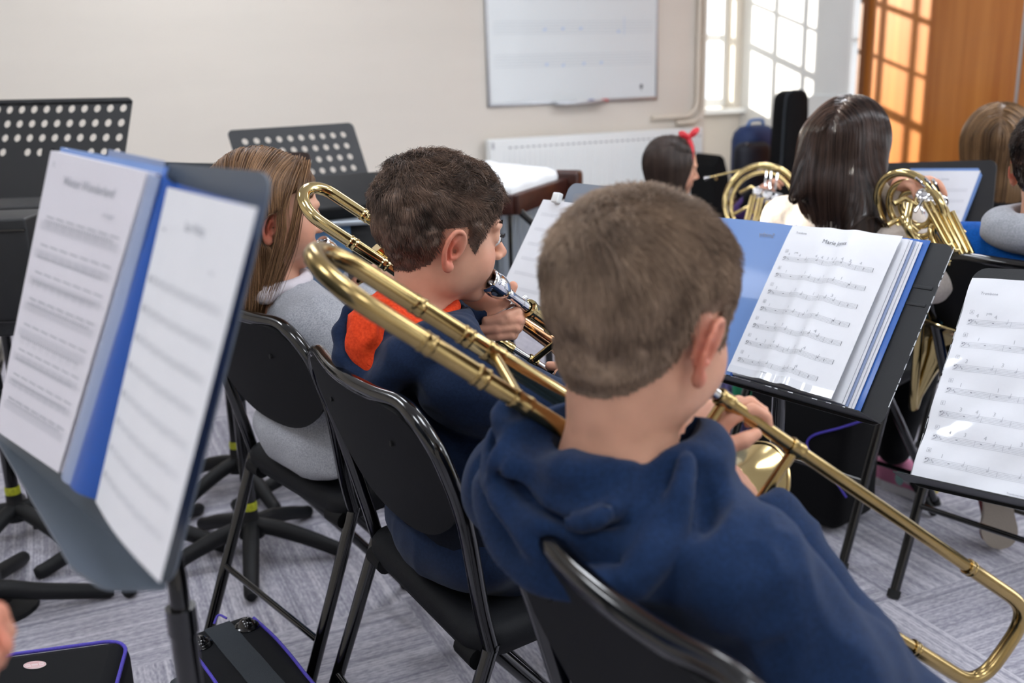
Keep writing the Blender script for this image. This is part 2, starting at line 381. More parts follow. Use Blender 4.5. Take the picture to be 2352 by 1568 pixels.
# alcove wall with the big window
w = MB(); ZB, ZT = .93, 2.3
oA0, oA1, oB0, oB1 = .104, .62, .83, 1.42
S = lambda o: SCORN-o
for (s0, s1, z0, z1) in ((-1.2, S(oB1+.06), 0, CEIL), (S(oB1+.06), SCORN, 0, ZB-.07), (S(oB1+.06), SCORN, ZT+.05, CEIL), (S(oB0-.05), S(oA1+.05), ZB-.07, ZT+.05), (S(oA0-.035), SCORN+.1, ZB-.07, ZT+.05)): wbox(w, s0, s1, ALC-.25, ALC, z0, z1)
struct('wall_alcove', w, M['wall'])
def window(name, o0, o1, vb, hb):
    mb = MB(); b = ALC-GS; e = .05
    wbox(mb, S(o0), S(o0-e), b-.03, b+.03, ZB-.06, ZT+.04); wbox(mb, S(o1+e), S(o1), b-.03, b+.03, ZB-.06, ZT+.04)
    wbox(mb, S(o1), S(o0), b-.03, b+.03, ZB-.06, ZB); wbox(mb, S(o1), S(o0), b-.03, b+.03, ZT, ZT+.04)
    fr = struct(name, mb, M['white_frame'])
    gb = MB()
    for o in vb: wbox(gb, S(o)-.011, S(o)+.011, b-.012, b+.012, ZB, ZT)
    for z, t in hb: wbox(gb, S(o1), S(o0), b-.012, b+.012, z-t/2, z+t/2)
    gb.build('glazing_bars', M['white_frame'], fr, smooth=False)
    return fr
HB = [(1.357, .048), (1.648, .02), (1.95, .03)]
W1 = window('window_1', oA0, oA1, (.319, .515), HB)
window('window_2', oB0, oB1, (.969, 1.137), HB)
sl = MB(); wbox(sl, S(oA1+.06), S(.0), ALC-.12, ALC+.07, .826, .862, .006); struct('window_sill', sl, M['white_frame'])
# right-hand wall: white plaster, glazed strip, wooden doors
def rbox(mb, b0, b1, t0, t1, z0, z1, bev=0): return wbox(mb, SCORN+t0, SCORN+t1, ALC+b0, ALC+b1, z0, z1, bev)   # b from the alcove corner, t outwards
w = MB(); rbox(w, -.2, 1.062, 0, .1, 0, CEIL); struct('wall_right', w, M['white_wall'])
w = MB()
for (b0, b1, z0, z1) in ((1.062, 1.085, .5, 2.3), (1.172, 1.186, .5, 2.3), (1.062, 1.186, 2.3, CEIL), (1.062, 1.186, 0, .5), (1.085, 1.172, 1.29, 1.31), (1.085, 1.172, 1.9, 1.92), (1.085, 1.172, .8, .82)): rbox(w, b0, b1, 0, .06, z0, z1)
struct('window_4', w, M['white_frame'])
w = MB(); rbox(w, 1.186, 1.21, -.045, .06, 0, CEIL); struct('trim_1', w, M['wood_edge'])
for i, (b0, b1) in enumerate(((1.21, 2.302), (2.318, 3.42))):
    w = MB(); rbox(w, b0, b1, 0, .045, 0, CEIL); struct('door_%d' % (i+1), w, M['wood'])
w = MB(); rbox(w, 2.302, 2.318, -.006, .045, 0, CEIL); struct('trim_2', w, M['alu'])
w = MB()
for (b0, b1, z0, z1) in ((3.42, 4.1, 0, CEIL), (7.2, 9.6, 0, CEIL), (4.1, 7.2, 0, .88), (4.1, 7.2, 2.35, CEIL), (5.6, 5.7, .88, 2.35)): rbox(w, b0, b1, 0, .1, z0, z1)
struct('wall_side', w, M['wall'])
# walls out of the picture: left, and rear with wide window openings
w = MB(); wbox(w, -5.7, -5.6, -1, 8.6, 0, CEIL); struct('wall_left', w, M['wall'])
w = MB()
for (s0, s1, z0, z1) in ((-5.6, -2.0, 0, CEIL), (-.6, 1.75, 0, CEIL), (-2.0, -.6, 0, .9), (-2.0, -.6, 2.4, CEIL)): wbox(w, s0, s1, 8.5, 8.6, z0, z1)
struct('wall_rear', w, M['wall'])
# ceiling light panels
proto = None
LP = [(-4.0, 6.6), (-2.2, 6.6), (-.4, 6.6), (-4.0, 4.6), (-2.2, 4.6), (-.4, 4.6), (1.0, 4.6), (-4.0, 2.4), (-2.2, 2.4), (-.4, 2.4), (1.0, 2.4), (-2.2, .9)]
M['panel'] = emit('ceiling_light_diffuser', (244, 248, 255), 14.0)
for i, (s, b) in enumerate(LP):
    if proto is None:
        t = thing('ceiling_light', 'square white recessed ceiling light panel', 'ceiling light', wp(s, b, CEIL), A25, 'ceiling light panels'); proto = t
        mb = MB(); 
        for (x, y, sx, sy) in ((0, .305, .63, .02), (0, -.305, .63, .02), (.305, 0, .02, .63), (-.305, 0, .02, .63)): mb.box((x, y, -.006), (sx, sy, .012))
        mb.build('frame', M['white_frame'], t, smooth=False, local=True)
        mb = MB(); mb.box((0, 0, -.003), (.59, .59, .004)); mb.build('diffuser', M['panel'], t, smooth=False, local=True)
    else:
        c = proto.copy(); COL.objects.link(c); c.matrix_world = Matrix.Translation(Vector(wp(s, b, CEIL)))@Matrix.Rotation(A25, 4, 'Z')
        for ch in proto.children:
            d = ch.copy(); COL.objects.link(d); d.parent = c
# whiteboard on the back wall
wb = thing('whiteboard', 'wall whiteboard printed with music staves in an aluminium frame', 'whiteboard', wp(.02, 0, .97))
mb = MB(); wbox(mb, -.546, .596, .012, .016, .985, 1.85); mb.build('writing_surface', M['board'], wb, smooth=False)
mb = MB()
for (s0, s1, z0, z1) in ((-.556, -.54, .97, 1.865), (.588, .604, .97, 1.865), (-.556, .604, .97, .99), (-.556, .604, 1.845, 1.865)): wbox(mb, s0, s1, 0, .022, z0, z1, .004)
mb.build('frame', M['alu'], wb)
mb = MB(); wbox(mb, -.13, .2, .02, .075, .965, .972, .002); wbox(mb, -.13, .2, .07, .076, .965, .985, .002); mb.build('pen_tray', M['alu'], wb)
pm = lambda u, v: wp(-.54+u, .016, 1.84-v)
ik = Ink(pm, -WN, .001)
for v0 in (.21, .4, .585):
    for k in range(5): ik.line(.03, v0+k*.0165, 1.1, v0+k*.0165, .0022)
ik.build('printed_staves', M['staff_print'], wb)
ik = Ink(pm, -WN, .0014)
for (u, v) in ((.36, .445), (.48, .44), (.6, .44), (.86, .46), (.37, .64), (.62, .64), (.74, .637), (.48, .648)): ik.disc(u, v, .012, .008, tilt=-.5);
ik.line(.9, .37, .9, .48, .004); ik.build('note_markings', M['faint_ink'], wb)
ik = Ink(pm, -WN, .0014); ik.disc(1.025, .785, .012, .014); ik.line(1.025, .79, 1.025, .81, .006); ik.build('emblem', M['dark_ink'], wb)
for nm, m, s0, lb in (('marker_pen', 'red', .11, 'red marker pen in the whiteboard tray'), ('marker_pen', 'bluep', .015, 'dark blue marker pen in the whiteboard tray')):
    t = thing(nm, lb, 'pen', wp(s0, .045, .972))
    mb = MB(); mb.tube([wp(s0, .045, .981), wp(s0+.075, .045, .981)], .0085); mb.build('barrel', M['white_frame'], t)
    mb = MB(); mb.tube([wp(s0+.076, .045, .981), wp(s0+.115, .045, .981)], .009); mb.build('cap', M[m], t)
# radiator and its pipes
rd = thing('radiator', 'long white panel radiator under the whiteboard', 'radiator', wp(.15, .06, .2))
mb = MB(); wbox(mb, -.59, .9, .03, .1, .2, .79, .01); mb.build('panel', M['radiator'], rd)
mb = MB()
for k in range(42): wbox(mb, -.5+k*.0335, -.5+k*.0335+.017, .098, .106, .25, .725, .003)
mb.build('flutes', M['radiator'], rd)
mb = MB()
for k in range(36): wbox(mb, -.47+k*.038, -.47+k*.038+.02, .0995, .1012, .735, .742)
mb.build('grille_slots', M['grey_mark'], rd, smooth=False)
mb = MB(); wbox(mb, -.578, -.562, .098, .103, .735, .775, .002); mb.build('bleed_valve', M['alu'], rd)
for (s, zb, r, lb) in ((.9, .86, .0135, 'cream heating pipe of the wall pair, the one nearer the whiteboard'), (.945, .822, .0135, 'cream heating pipe of the wall pair, the one nearer the alcove corner')):
    t = thing('heating_pipe', lb, 'pipe', wp(s, .02, zb))
    path = [wp(s, .028, CEIL-.01), wp(s, .028, zb+.1)]+[wp(s-.1+.1*math.cos(a), .028, zb+.1-.1*math.sin(a)) for a in np.linspace(0, PI/2, 9)]+[wp(s-.34 if s < .92 else s-.2, .028, zb)]
    mb = MB(); mb.tube(path, r, 12); mb.build('pipe_run', M['pipe'], t)
    mb = MB(); mb.tube([wp(s, .028, 1.33), wp(s, .028, 1.35)], r+.005, 12); mb.tube([wp(s, .0, 1.34), wp(s, .028, 1.34)], .006); mb.build('clip', M['pipe'], t)
# lights
sun = bpy.data.objects.new('sun', bpy.data.lights.new('sun', 'SUN')); COL.objects.link(sun); sun.data.energy = 13.0; sun.data.angle = math.radians(.6); sun.data.color = (1, .93, .82)
sun.rotation_euler = Vector(SUN).to_track_quat('-Z', 'Y').to_euler()
wd = bpy.data.worlds.new('world'); SC.world = wd; wd.use_nodes = True; nt = wd.node_tree; bg = nt.nodes['Background']
sk = nt.nodes.new('ShaderNodeTexSky'); sk.sky_type = 'HOSEK_WILKIE'; sk.turbidity = 6; sk.ground_albedo = .5
bg.inputs['Color'].default_value = (.86, .93, 1, 1); bg.inputs['Strength'].default_value = 1.6
nt.nodes.remove(sk)
def area(name, c, dirn, sx, sy, power, col=(1, 1, 1)):
    l = bpy.data.lights.new(name, 'AREA'); l.shape = 'RECTANGLE'; l.size = sx; l.size_y = sy; l.energy = power; l.color = col
    o = bpy.data.objects.new(name, l); COL.objects.link(o); o.location = c; o.rotation_euler = Vector(dirn).to_track_quat('-Z', 'Z').to_euler(); return o
area('daylight_side_window', wp(SCORN-.02, 5.0, 1.6), -WD, 3.0, 1.4, 45, (.9, .95, 1))

# ================================================================== folding chairs
def xf(o, yaw):
    """local frame: x to the sitter's right, y forward; yaw in degrees clockwise from +Y"""
    a = math.radians(yaw); return frame(o, V3(math.cos(a), -math.sin(a), 0), V3(math.sin(a), math.cos(a), 0), UZ)
def tr(m, p): return m[:3, :3]@np.asarray(p, float)+m[:3, 3]
def chair(label, o, yaw, w=.39, seat_z=.435, top=.785):
    t = thing('folding_chair', label, 'chair', o, -math.radians(yaw), 'black folding chairs')
    hw = w/2; hb = .225; r = .0115; yb = -.19; rc = .085
    # back tube: inverted U
    mb = MB()
    L = [(-hw, -.10, .43), (-hw-.003, -.115, .5), (-hb+.004, -.145, top-.145)]
    up = nz(V3(0, yb+.145, (.145)))
    c0 = V3(-hb+rc, yb, top)-up*rc
    corner = [c0+rc*(-math.cos(a)*V3(1, 0, 0)+math.sin(a)*up) for a in np.linspace(0, PI/2, 8)]
    cr = [V3(-p[0], p[1], p[2]) for p in corner[::-1]]
    mid = [V3(x, yb-.018*(1-(x/(hb-rc))**2), top) for x in np.linspace(-(hb-rc), hb-rc, 7)[1:-1]]
    R_ = [(-p[0], p[1], p[2]) for p in L[::-1]]
    mb.tube(spline(L+corner[::2]+mid+cr[::2]+R_, 4), r, 12)
    mb.build('back_frame', M['tube'], t, local=True)
    for s in (-1, 1):
        mb = MB(); mb.tube([(s*(hw-.026), -.09, .42), (s*(hw-.026), .0, .31), (s*(hw-.026), .235, .012)], r, 12)
        g = mb.build('front_leg', M['tube'], t, local=True)
        mb = MB(); mb.tube([(s*(hw-.026), .232, .016), (s*(hw-.026), .243, .0)], .0145, 12); mb.build('rubber_foot', M['rubber'], g, local=True)
        mb = MB(); mb.tube([(s*hw, -.098, .44), (s*hw, -.15, .30), (s*hw, -.262, .012)], r, 12)
        g = mb.build('rear_leg', M['tube'], t, local=True)
        mb = MB(); mb.tube([(s*hw, -.26, .016), (s*hw, -.267, .0)], .0145, 12); mb.build('rubber_foot', M['rubber'], g, local=True)
        mb = MB(); mb.tube([(s*(hw-.012), -.112, .412), (s*(hw-.06), -.112, .412)], .016, 14); mb.build('hinge_cap', M['plastic'], t, local=True)
    mb = MB(); mb.tube([(-hw, -.190, .205), (hw, -.190, .205)], .0065, 10); mb.build('rear_crossbar', M['tube'], t, local=True)
    mb = MB(); mb.tube([(-hw+.026, .16, .105), (hw-.026, .16, .105)], .0065, 10); mb.build('front_crossbar', M['tube'], t, local=True)
    def bp(u, v):
        x = (u*2-1)*(hb-.006); q = abs(u*2-1)
        zt = top-.004-(.0 if q < .6 else .08*(1-math.sqrt(max(0, 1-((q-.6)/.4)**2)))); zb = top-.22+.085*q**2.6
        z = zt+(zb-zt)*v; y = yb+(top-z)*((-.145-yb)/.145); return (x, y-.018*(1-q*q)-.003, z)
    mb = MB(); mb.sheet(bp, 20, 10, .007); mb.build('backrest', M['plastic'], t, local=True, sharp=50)
    for x in (-.11, .11):
        p = V3(*bp((x/(hb-.006)+1)/2, .3)); mb = MB(); mb.tube([p+V3(0, -.007, 0), p+V3(0, -.001, 0)], .004, 10); mb.build('rivet', M['rubber'], t, local=True)
    outl = rrect(w-.012, .40, .045, 6)
    mb = MB(); n = len(outl); vs = []; fs = []
    lay = [(.9, -.024), (.97, -.022), (1, -.008), (1, .006), (.97, .017), (.9, .022), (.5, .014), (.0, .01)]
    for sc, z in lay:
        for (x, y) in outl: vs.append((x*sc*(1-.06*(y/.2)), .075+y*sc, seat_z+z+.02*(y/.2)**2*(1 if y > 0 else .4)*sc-.012*(1-(x/.19)**2)*sc-.004))
    for i in range(len(lay)-1):
        for k in range(n): fs.append((i*n+k, i*n+(k+1) % n, (i+1)*n+(k+1) % n, (i+1)*n+k))
    fs.append(tuple(range(n))[::-1]); mb.add(vs, fs); mb.build('seat', M['seat'], t, local=True, sharp=60)
    return t
CH = [(-.34, 1.855, 50), (-.05, 1.41, 60), (.249, .805, 63), (1.185, 2.05, 51), (.861, 2.493, 50), (1.60, 2.98, 45)]
for (cx, cy, cyaw), lb in zip(CH, ('black folding chair under the seated girl in grey', 'black folding chair under the boy with orange hood lining', 'black folding chair holding the navy-hooded boy with light brown hair', 'black folding chair with scuffed legs behind the sheet in a shiny sleeve', 'black folding chair under the girl with long dark hair', 'black folding chair behind the girl with long light brown hair')):
    chair(lb, (cx, cy, 0), cyaw)
# ================================================================== music stands
def cast_base(parent, c, rot, nleg=5, L=.25, pole_top=None, tape=True, r=.0125):
    c = np.asarray(c, float)
    for k in range(nleg):
        a = rot+2*PI*k/nleg; d = V3(math.cos(a), math.sin(a), 0)
        pts = spline([c+d*.01+UZ*.085, c+d*.07+UZ*.075, c+d*.15+UZ*.05, c+d*(L-.03)+UZ*.022, c+d*L+UZ*.016], 5)
        rr = np.interp(np.linspace(0, 1, len(pts)), [0, .3, .9, 1], [.02, .021, .017, .011])
        mb = MB(); mb.tube(pts, rr, 12); mb.build('leg', M['cast'], parent)
    mb = MB(); mb.lathe([(.0, .05), (.032, .055), (.035, .075), (.027, .09), (.021, .098), (.0195, .128), (.0, .128)], frame(c, V3(1, 0, 0), V3(0, 1, 0), UZ), 20); mb.build('hub', M['cast'], parent)
    if tape:
        mb = MB(); mb.lathe([(.0185, .128), (.0195, .129), (.0192, .136), (.0197, .138), (.0192, .145), (.018, .150)], frame(c, V3(1, 0, 0), V3(0, 1, 0), UZ), 20); mb.build('marking_tape', M['tape'], parent)
    if pole_top is not None:
        mb = MB(); mb.tube([c+UZ*.1, c+UZ*.45], .0165, 14); mb.tube([c+UZ*.44, pole_top], r, 14); mb.build('pole', M['tube'], parent)
        mb = MB(); mb.tube([c+UZ*.42, c+UZ*.46], .02, 14); mb.build('height_collar', M['plastic'], parent)
def plate(w, h, t, rc, holes=None):
    """rounded plate in the XY plane, centred; holes = (cols, rows, pitch, radius, x0, y0, skip) cut right through"""
    mb = MB()
    if not holes:
        mb.prism(rrect(w, h, rc), -t/2, t/2); return mb
    cols, rows, p, r, x0, y0, skip = holes
    xs = [x0+p*i for i in range(cols)]; ys = [y0-p*j for j in range(rows)]
    K = 16
    for i, x in enumerate(xs):
        for j, y in enumerate(ys):
            if (i, j) in skip:
                mb.box((x, y, 0), (p, p, t)); continue
            sq = []
            for k in range(K):
                a = 2*PI*k/K+PI/4; cx, cy = math.cos(a), math.sin(a); s = p/2/max(abs(cx), abs(cy)); sq.append((x+cx*s, y+cy*s))
            ci = [(x+r*math.cos(2*PI*k/K+PI/4), y+r*math.sin(2*PI*k/K+PI/4)) for k in range(K)]
            vs = [(a, b, z) for z in (-t/2, t/2) for (a, b) in sq+ci]; fs = []
            for k in range(K):
                k2 = (k+1) % K
                fs += [(k, K+k, K+k2, k2), (2*K+k, 2*K+k2, 3*K+k2, 3*K+k), (K+k, 3*K+k, 3*K+k2, K+k2)]
            mb.add(vs, fs)
    xl, xr = xs[0]-p/2, xs[-1]+p/2; yt, yb = ys[0]+p/2, ys[-1]-p/2
    W2, H2 = w/2, h/2
    def strip(pts): mb.prism(pts, -t/2, t/2)
    ca = lambda cx, cy, a0: [(cx+rc*math.cos(a), cy+rc*math.sin(a)) for a in np.linspace(a0, a0+PI/2, 6)]
    strip(ca(W2-rc, H2-rc, 0)+ca(-W2+rc, H2-rc, PI/2)+[(-W2, yt), (W2, yt)])
    strip([(-W2, yt), (-W2, yb), (xl, yb), (xl, yt)]); strip([(xr, yt), (xr, yb), (W2, yb), (W2, yt)])
    strip([(W2, yb), (-W2, yb)]+ca(-W2+rc, -H2+rc, PI)+ca(W2-rc, -H2+rc, 1.5*PI))
    return mb
def stand(label, c, yaw, tilt, w, h, base, holes=None, lip=.055, rot=.3, tape=True, rc=.02, base_legs=5, lipm=None, pole=True, dm='desk'):
    """c = centre of the desk, yaw = direction the readable face looks (deg clockwise from +Y), tilt = lean back from vertical"""
    a = math.radians(yaw); f = V3(math.sin(a), math.cos(a), 0); x = np.cross(UZ, f)      # x: to the reader's right seen facing the desk
    b = math.radians(tilt); n = f*math.cos(b)+UZ*math.sin(b); y = -f*math.sin(b)+UZ*math.cos(b); F = frame(c, x, y, n)
    t = thing('music_stand', label, 'music stand', (base[0], base[1], 0), 0, 'music stands')
    mb = plate(w, h, .0025, rc, holes); mb2 = MB(); mb2.add(mb.v, mb.f, F); mb2.build('desk', M[dm], t, sharp=30)
    if lip:
        mb = MB(); mb.box((0, -h/2+.002, lip/2), (w-.004, .003, lip), F, .001); mb.box((0, -h/2+.008, lip), (w-.004, .014, .003), F, .001); mb.build('ledge', lipm or M['desk'], t)
    mb = MB(); mb.box((0, -.02, -.02), (.05, .09, .03), F, .006); mb.build('tilt_bracket', M['plastic'], t)
    pt = tr(F, (0, -.05, -.03))
    cast_base(t, (base[0], base[1], 0), rot, base_legs, pole_top=pt if pole else None, tape=tape)
    return t, F
# desk geometry from the sheets: fit a plane to a page, give the page a true A4 rectangle in it
def fit_rect(cs, w, h, w_free=True, guess=None):
    """the true rectangle (width w, height h) whose four corners fall nearest the picture points cs"""
    p = quad(*cs, h) if guess is None else guess; c = p.mean(0); x = nz((p[1]-p[0])+(p[2]-p[3])); y = (p[0]-p[3])+(p[1]-p[2]); y = nz(y-x*(y@x)); F0 = np.stack([x, y, np.cross(x, y)], 1)
    T = np.array(cs, float).ravel()
    def pts(q):
        a = q[:3]; t = np.linalg.norm(a)+1e-12; R = np.array(Matrix.Rotation(t, 3, Vector(a/t)))@F0; cc = c+q[3:6]; ww = w*(1+q[6])
        return R, cc, ww, [cc+R@V3(sx*ww/2, sy*h/2, 0) for sx, sy in ((-1, 1), (1, 1), (1, -1), (-1, -1))]
    def res(q):
        o = []
        for P in pts(q)[3]:
            v = P-CAM; d = v@FW; o += [1176+FPX*(v@RT)/d, 784-FPX*(v@UP)/d]
        r = np.array(o)-T; return np.append(r, q[6]*(120 if w_free else 1e5))
    q = np.zeros(7); lam = 1.0
    for _ in range(120):
        r = res(q); J = np.stack([(res(q+np.eye(7)[i]*1e-5)-r)/1e-5 for i in range(7)], 1); st = np.linalg.solve(J.T@J+lam*np.diag(np.diag(J.T@J)+1e-6), -J.T@r)
        if np.sum(res(q+st)**2) < np.sum(r**2): q = q+st; lam *= .5
        else: lam *= 3
    R, cc, ww, P = pts(q); return frame(cc, R[:, 0], R[:, 1], R[:, 2]), ww
def fit_page(TL, TR, BR, BL, w=.21, h=.297):
    p = quad(TL, TR, BR, BL, h); c = p.mean(0); x = (p[1]-p[0])+(p[2]-p[3]); y = (p[0]-p[3])+(p[1]-p[2]); y = nz(y); x = nz(x); n = nz(np.cross(x, y))
    x = nz(np.cross(y, n)) if abs(x@y) < .35 else nz(x-y*(x@y)); n = np.cross(x, y)
    return frame(c, x, y, n)
# ---- stand A, nearest the camera: blue display book with two facing pages
pA = quad((125, 345), (608, 480), (382, 1335), (2, 985), .297)
x = nz((pA[1]-pA[0])+(pA[2]-pA[3])); y = nz((pA[0]-pA[3])+(pA[1]-pA[2])); n = nz(np.cross(x, y)); y2 = nz(np.cross(n, x)); y = nz(y+y2); x = nz(np.cross(y, n))
cA = pA.mean(0); FA = frame(cA, x, y, n)
WA = np.linalg.norm(pA[1]-pA[0]+pA[2]-pA[3])/2
def px(p):
    v = np.asarray(p)-CAM; d = v@FW; return 1176+FPX*(v@RT)/d, 784-FPX*(v@UP)/d, d
sA = thing('music_stand', 'big grey-black music stand in front holding a blue book of sheets', 'music stand', (cA[0]-n[0]*.05, cA[1]-n[1]*.05, 0), 0, 'music stands')
def onA(xx, yy, zz=0): return tr(FA, (xx, yy, zz))
def on_plane(q, o, nn):
    r = ray(*q); return CAM+r*(((o-CAM)@nn)/(r@nn))
def poly_plate(corners, t, name, m, parent, rc=0):
    """flat plate through 4+ coplanar points, corner radius rc"""
    P = [np.asarray(p) for p in corners]; nn = nz(np.cross(P[1]-P[0], P[-1]-P[0])); out = []
    for i, p in enumerate(P):
        a, b = nz(P[i-1]-p), nz(P[(i+1) % len(P)]-p)
        if rc:
            for q in np.linspace(0, 1, 6):
                out.append((p+a*rc)*(1-q)**2+p*2*q*(1-q)+(p+b*rc)*q*q)
        else: out.append(p)
    k = len(out); vs = [p+nn*t/2 for p in out]+[p-nn*t/2 for p in out]
    fs = [tuple(range(k)), tuple(range(k, 2*k))[::-1]]+[(j, k+j, k+(j+1) % k, (j+1) % k) for j in range(k)]
    mb = MB(); mb.add(vs, fs); return mb.build(name, m, parent, sharp=30)
nA = FA[:3, 2]; oD = cA-nA*.012
dk = [on_plane(q, oD, nA) for q in ((150, 350), (632, 397), (394, 1352), (-14, 1000))]
poly_plate(dk, .002, 'desk', M['desk_sheen'], sA, .022)
nl = nz(np.cross(dk[2]-dk[3], nA))     # the ledge's own plane holds the desk's lower edge and the desk normal
lg = [dk[3], on_plane((165, 1306), dk[3], nl), on_plane((240, 1356), dk[3], nl), dk[2]]
poly_plate(lg, .0025, 'ledge', M['desk_sheen'], sA, .012)
mb = MB(); mb.box((0, -.03, -.04), (.05, .10, .04), FA, .008); mb.build('tilt_bracket', M['plastic'], sA)
ptop = at(408, 1345, .86); pb = V3(ptop[0], ptop[1], 0)
mb = MB(); mb.tube([pb+UZ*.6, pb+UZ*(ptop[2]-.05)], .0105, 16); mb.tube([pb+UZ*(ptop[2]-.05), ptop+UZ*.005, onA(0.02, -.06, -.04)], .0085, 16); mb.build('pole', M['tube'], sA)
mb = MB(); mb.tube([pb+UZ*.05, pb+UZ*(ptop[2]-.045)], .0115, 16); mb.tube([pb+UZ*(ptop[2]-.045), pb+UZ*(ptop[2]-.02)], .013, 16); mb.build('lower_pole', M['tube'], sA)
for k in range(3):
    a = .5+2*PI*k/3; d = V3(math.cos(a), math.sin(a), 0); mb = MB(); mb.tube([pb+UZ*.07, pb+d*.13+UZ*.055, pb+d*.26+UZ*.012], .011, 12); mb.build('leg', M['cast'], sA)
# display book, opened to a shallow V: corner depths chosen so each page is a true A4 width
def page(fn, nm, m, parent, thick=.001, nu=10, nv=10):
    mb = MB(); mb.sheet(fn, nu, nv, thick); return mb.build(nm, m, parent, sharp=50)
def depth_for(q, P, dist, far):
    r = ray(*q); v = CAM-P; A = r@r; B = 2*r@v; Cc = v@v-dist**2; D = B*B-4*A*Cc
    if D < 0: return CAM+r*(-B/(2*A))
    k = (-B+(1 if far else -1)*math.sqrt(D))/(2*A); return CAM+r*k
sp = [on_plane(q, cA, nA) for q in ((378, 402), (398, 432), (232, 1152), (162, 1092))]      # left/right side of the spine, top and bottom
L0 = depth_for((132, 347), sp[0], .205, True); L1 = depth_for((2, 985), sp[3], .205, True)
Rr0 = depth_for((606, 480), sp[1], .205, False); Rr1 = depth_for((381, 1337), sp[2], .205, False)
def patch(a, b, c, d, lift=0, bow=0):
    nn = nz(np.cross(b-a, d-a)); nn = nn if nn@nA > 0 else -nn
    f = lambda u, v: (a*(1-u)+b*u)*(1-v)+(d*(1-u)+c*u)*v+nn*(lift+bow*math.sin(PI*u)*(.4+.6*v)); f.n = nn; return f
bk = thing('display_book', 'open blue display book in front, music showing on its left page', 'folder', (L1+sp[3])/2)
ext = lambda a, b, k: a+(b-a)*k
lc = patch(ext(sp[0], L0, 1.0), sp[0], sp[3], L1, .004)
page(patch(L0+UZ*.004, sp[0]+UZ*.006, sp[3], L1, -.004), 'left_cover', M['folder_pale'], bk)
page(patch(sp[0]+UZ*.006, sp[1]+UZ*.002, sp[2], sp[3], -.002, .012), 'spine', M['folder_dark'], bk)
page(patch(L0, ext(sp[0], L0, .04), ext(sp[3], L1, .05), L1, .001), 'left_page_block', M['paper_warm'], bk, .005)
page(patch(ext(sp[0], L0, .06), ext(sp[0], sp[1], .35), ext(sp[3], sp[2], .42), ext(sp[3], L1, .02), .006, .004), 'clear_pocket_edge', M['folder_grey'], bk)
lp = patch(L0, ext(sp[0], L0, .08), ext(sp[3], L1, .07), L1, .0055); lpage = page(lp, 'left_sheet', M['paper_warm'], bk, .0006)
wl = .19; hl = .297
pm = lambda u, v: lp(u/wl, v/hl)
ik = Ink(pm, lp.n, .0009)
ik.text('Winter Wonderland', .042, .028, .0125); ik.text('Fl.', .012, .014, .007); ik.text('arranged', .135, .046, .006)
for i in range(8):
    v0 = .066+i*.0275
    for k in range(5): ik.line(.012, v0+k*.0017, wl-.012, v0+k*.0017, .0003)
    for j in range(26):
        u = .022+j*(wl-.042)/26; row = .0017*((j*7+i*5) % 7-1)
        ik.disc(u, v0+row, .0014, .001, tilt=-.4)
        if (j+i) % 3: ik.line(u+.0012, v0+row, u+.0012, v0+row-.006 if (i % 2) else v0+row+.007, .0005)
    for j in range(0, 26, 4):
        u = .022+j*(wl-.042)/26; ik.line(u, v0-.006, u+.018, v0-.0055, .0012)
ik.build('printed_music', M['pencil'], lpage)
rp = patch(sp[1], Rr0, Rr1, sp[2], .004, .004)
sh = thing('music_sheet', 'white music sheet on the front stand beside the blue spine', 'sheet music', (Rr1+sp[2])/2)
page(patch(sp[1]+UZ*.004, ext(sp[1], Rr0, .84), ext(sp[2], Rr1, .84), sp[2], -.002), 'right_cover', M['folder_dark'], bk)
rs = page(rp, 'sheet', M['paper'], sh, .0006)
wr = .2; pm = lambda u, v: rp(u/wr, v/hl)
ik = Ink(pm, rp.n, .0009)
ik.text('Star Waltz', .075, .03, .011); ik.text('Horn', .015, .036, .006); ik.text('trad.', .15, .055, .005)
for i in range(8):
    v0 = .075+i*.0265
    ik.disc(.014, v0+.003, .0022, .003)
    for k in range(5): ik.line(.012, v0+k*.0015, wr-.012, v0+k*.0015, .00022)
    for j in range(14):
        u = .03+j*(wr-.05)/14; ik.disc(u, v0+.0015*((j*3+i) % 5), .001, .0008)
ik.build('printed_music', M['pencil'], rs)
# a second blank sleeve behind it, showing above the book
sh = thing('plastic_sleeve', 'pale plastic sleeve sticking up behind the blue display book', 'sleeve', onA(-.05, .03, 0))
q4 = [on_plane(q, cA-nA*.008, nA) for q in ((250, 343), (378, 370), (360, 520), (235, 500))]
page(patch(*q4), 'sheet', M['folder_grey'], sh, .0008, 4, 4)
# ---- stand B: blue folder, "Marie Jones"
FB, wB = fit_rect(((1830, 525), (2100, 553), (1938, 933), (1690, 865)), .235, .297); nB = FB[:3, 2]
FB[:3, 3] += FB[:3, 0]*(.1035-wB/2)
onB = lambda a, b, c=0: tr(FB, (a, b, c))
sB = thing('music_stand', 'black music stand with scratched edges holding the open blue folder', 'music stand', (onB(-.02, 0)[0]-nB[0]*.07, onB(-.02, 0)[1]-nB[1]*.07, 0), 0, 'music stands')
mb = MB(); mb.prism(rrect(.53, .316, .018), -.001, .001, frame(onB(-.065, -.005, -.012), *FB[:3, :3].T)); mb.build('desk', M['desk'], sB, sharp=30)
mb = MB(); mb.prism([(-.262, 0), (.264, 0), (.25, .05), (-.25, .05)], -.001, .001, frame(onB(-.065, -.157, -.012), FB[:3, 0], FB[:3, 2], -FB[:3, 1])); mb.build('ledge', M['desk'], sB, sharp=30)
mb = MB()
for yy in (.075, .045): mb.box((-.065, yy, -.0105), (.515, .006, .0015), FB, .0007)
mb.build('pressed_ribs', M['desk'], sB)
mb = MB(); rg = np.random.default_rng(3)
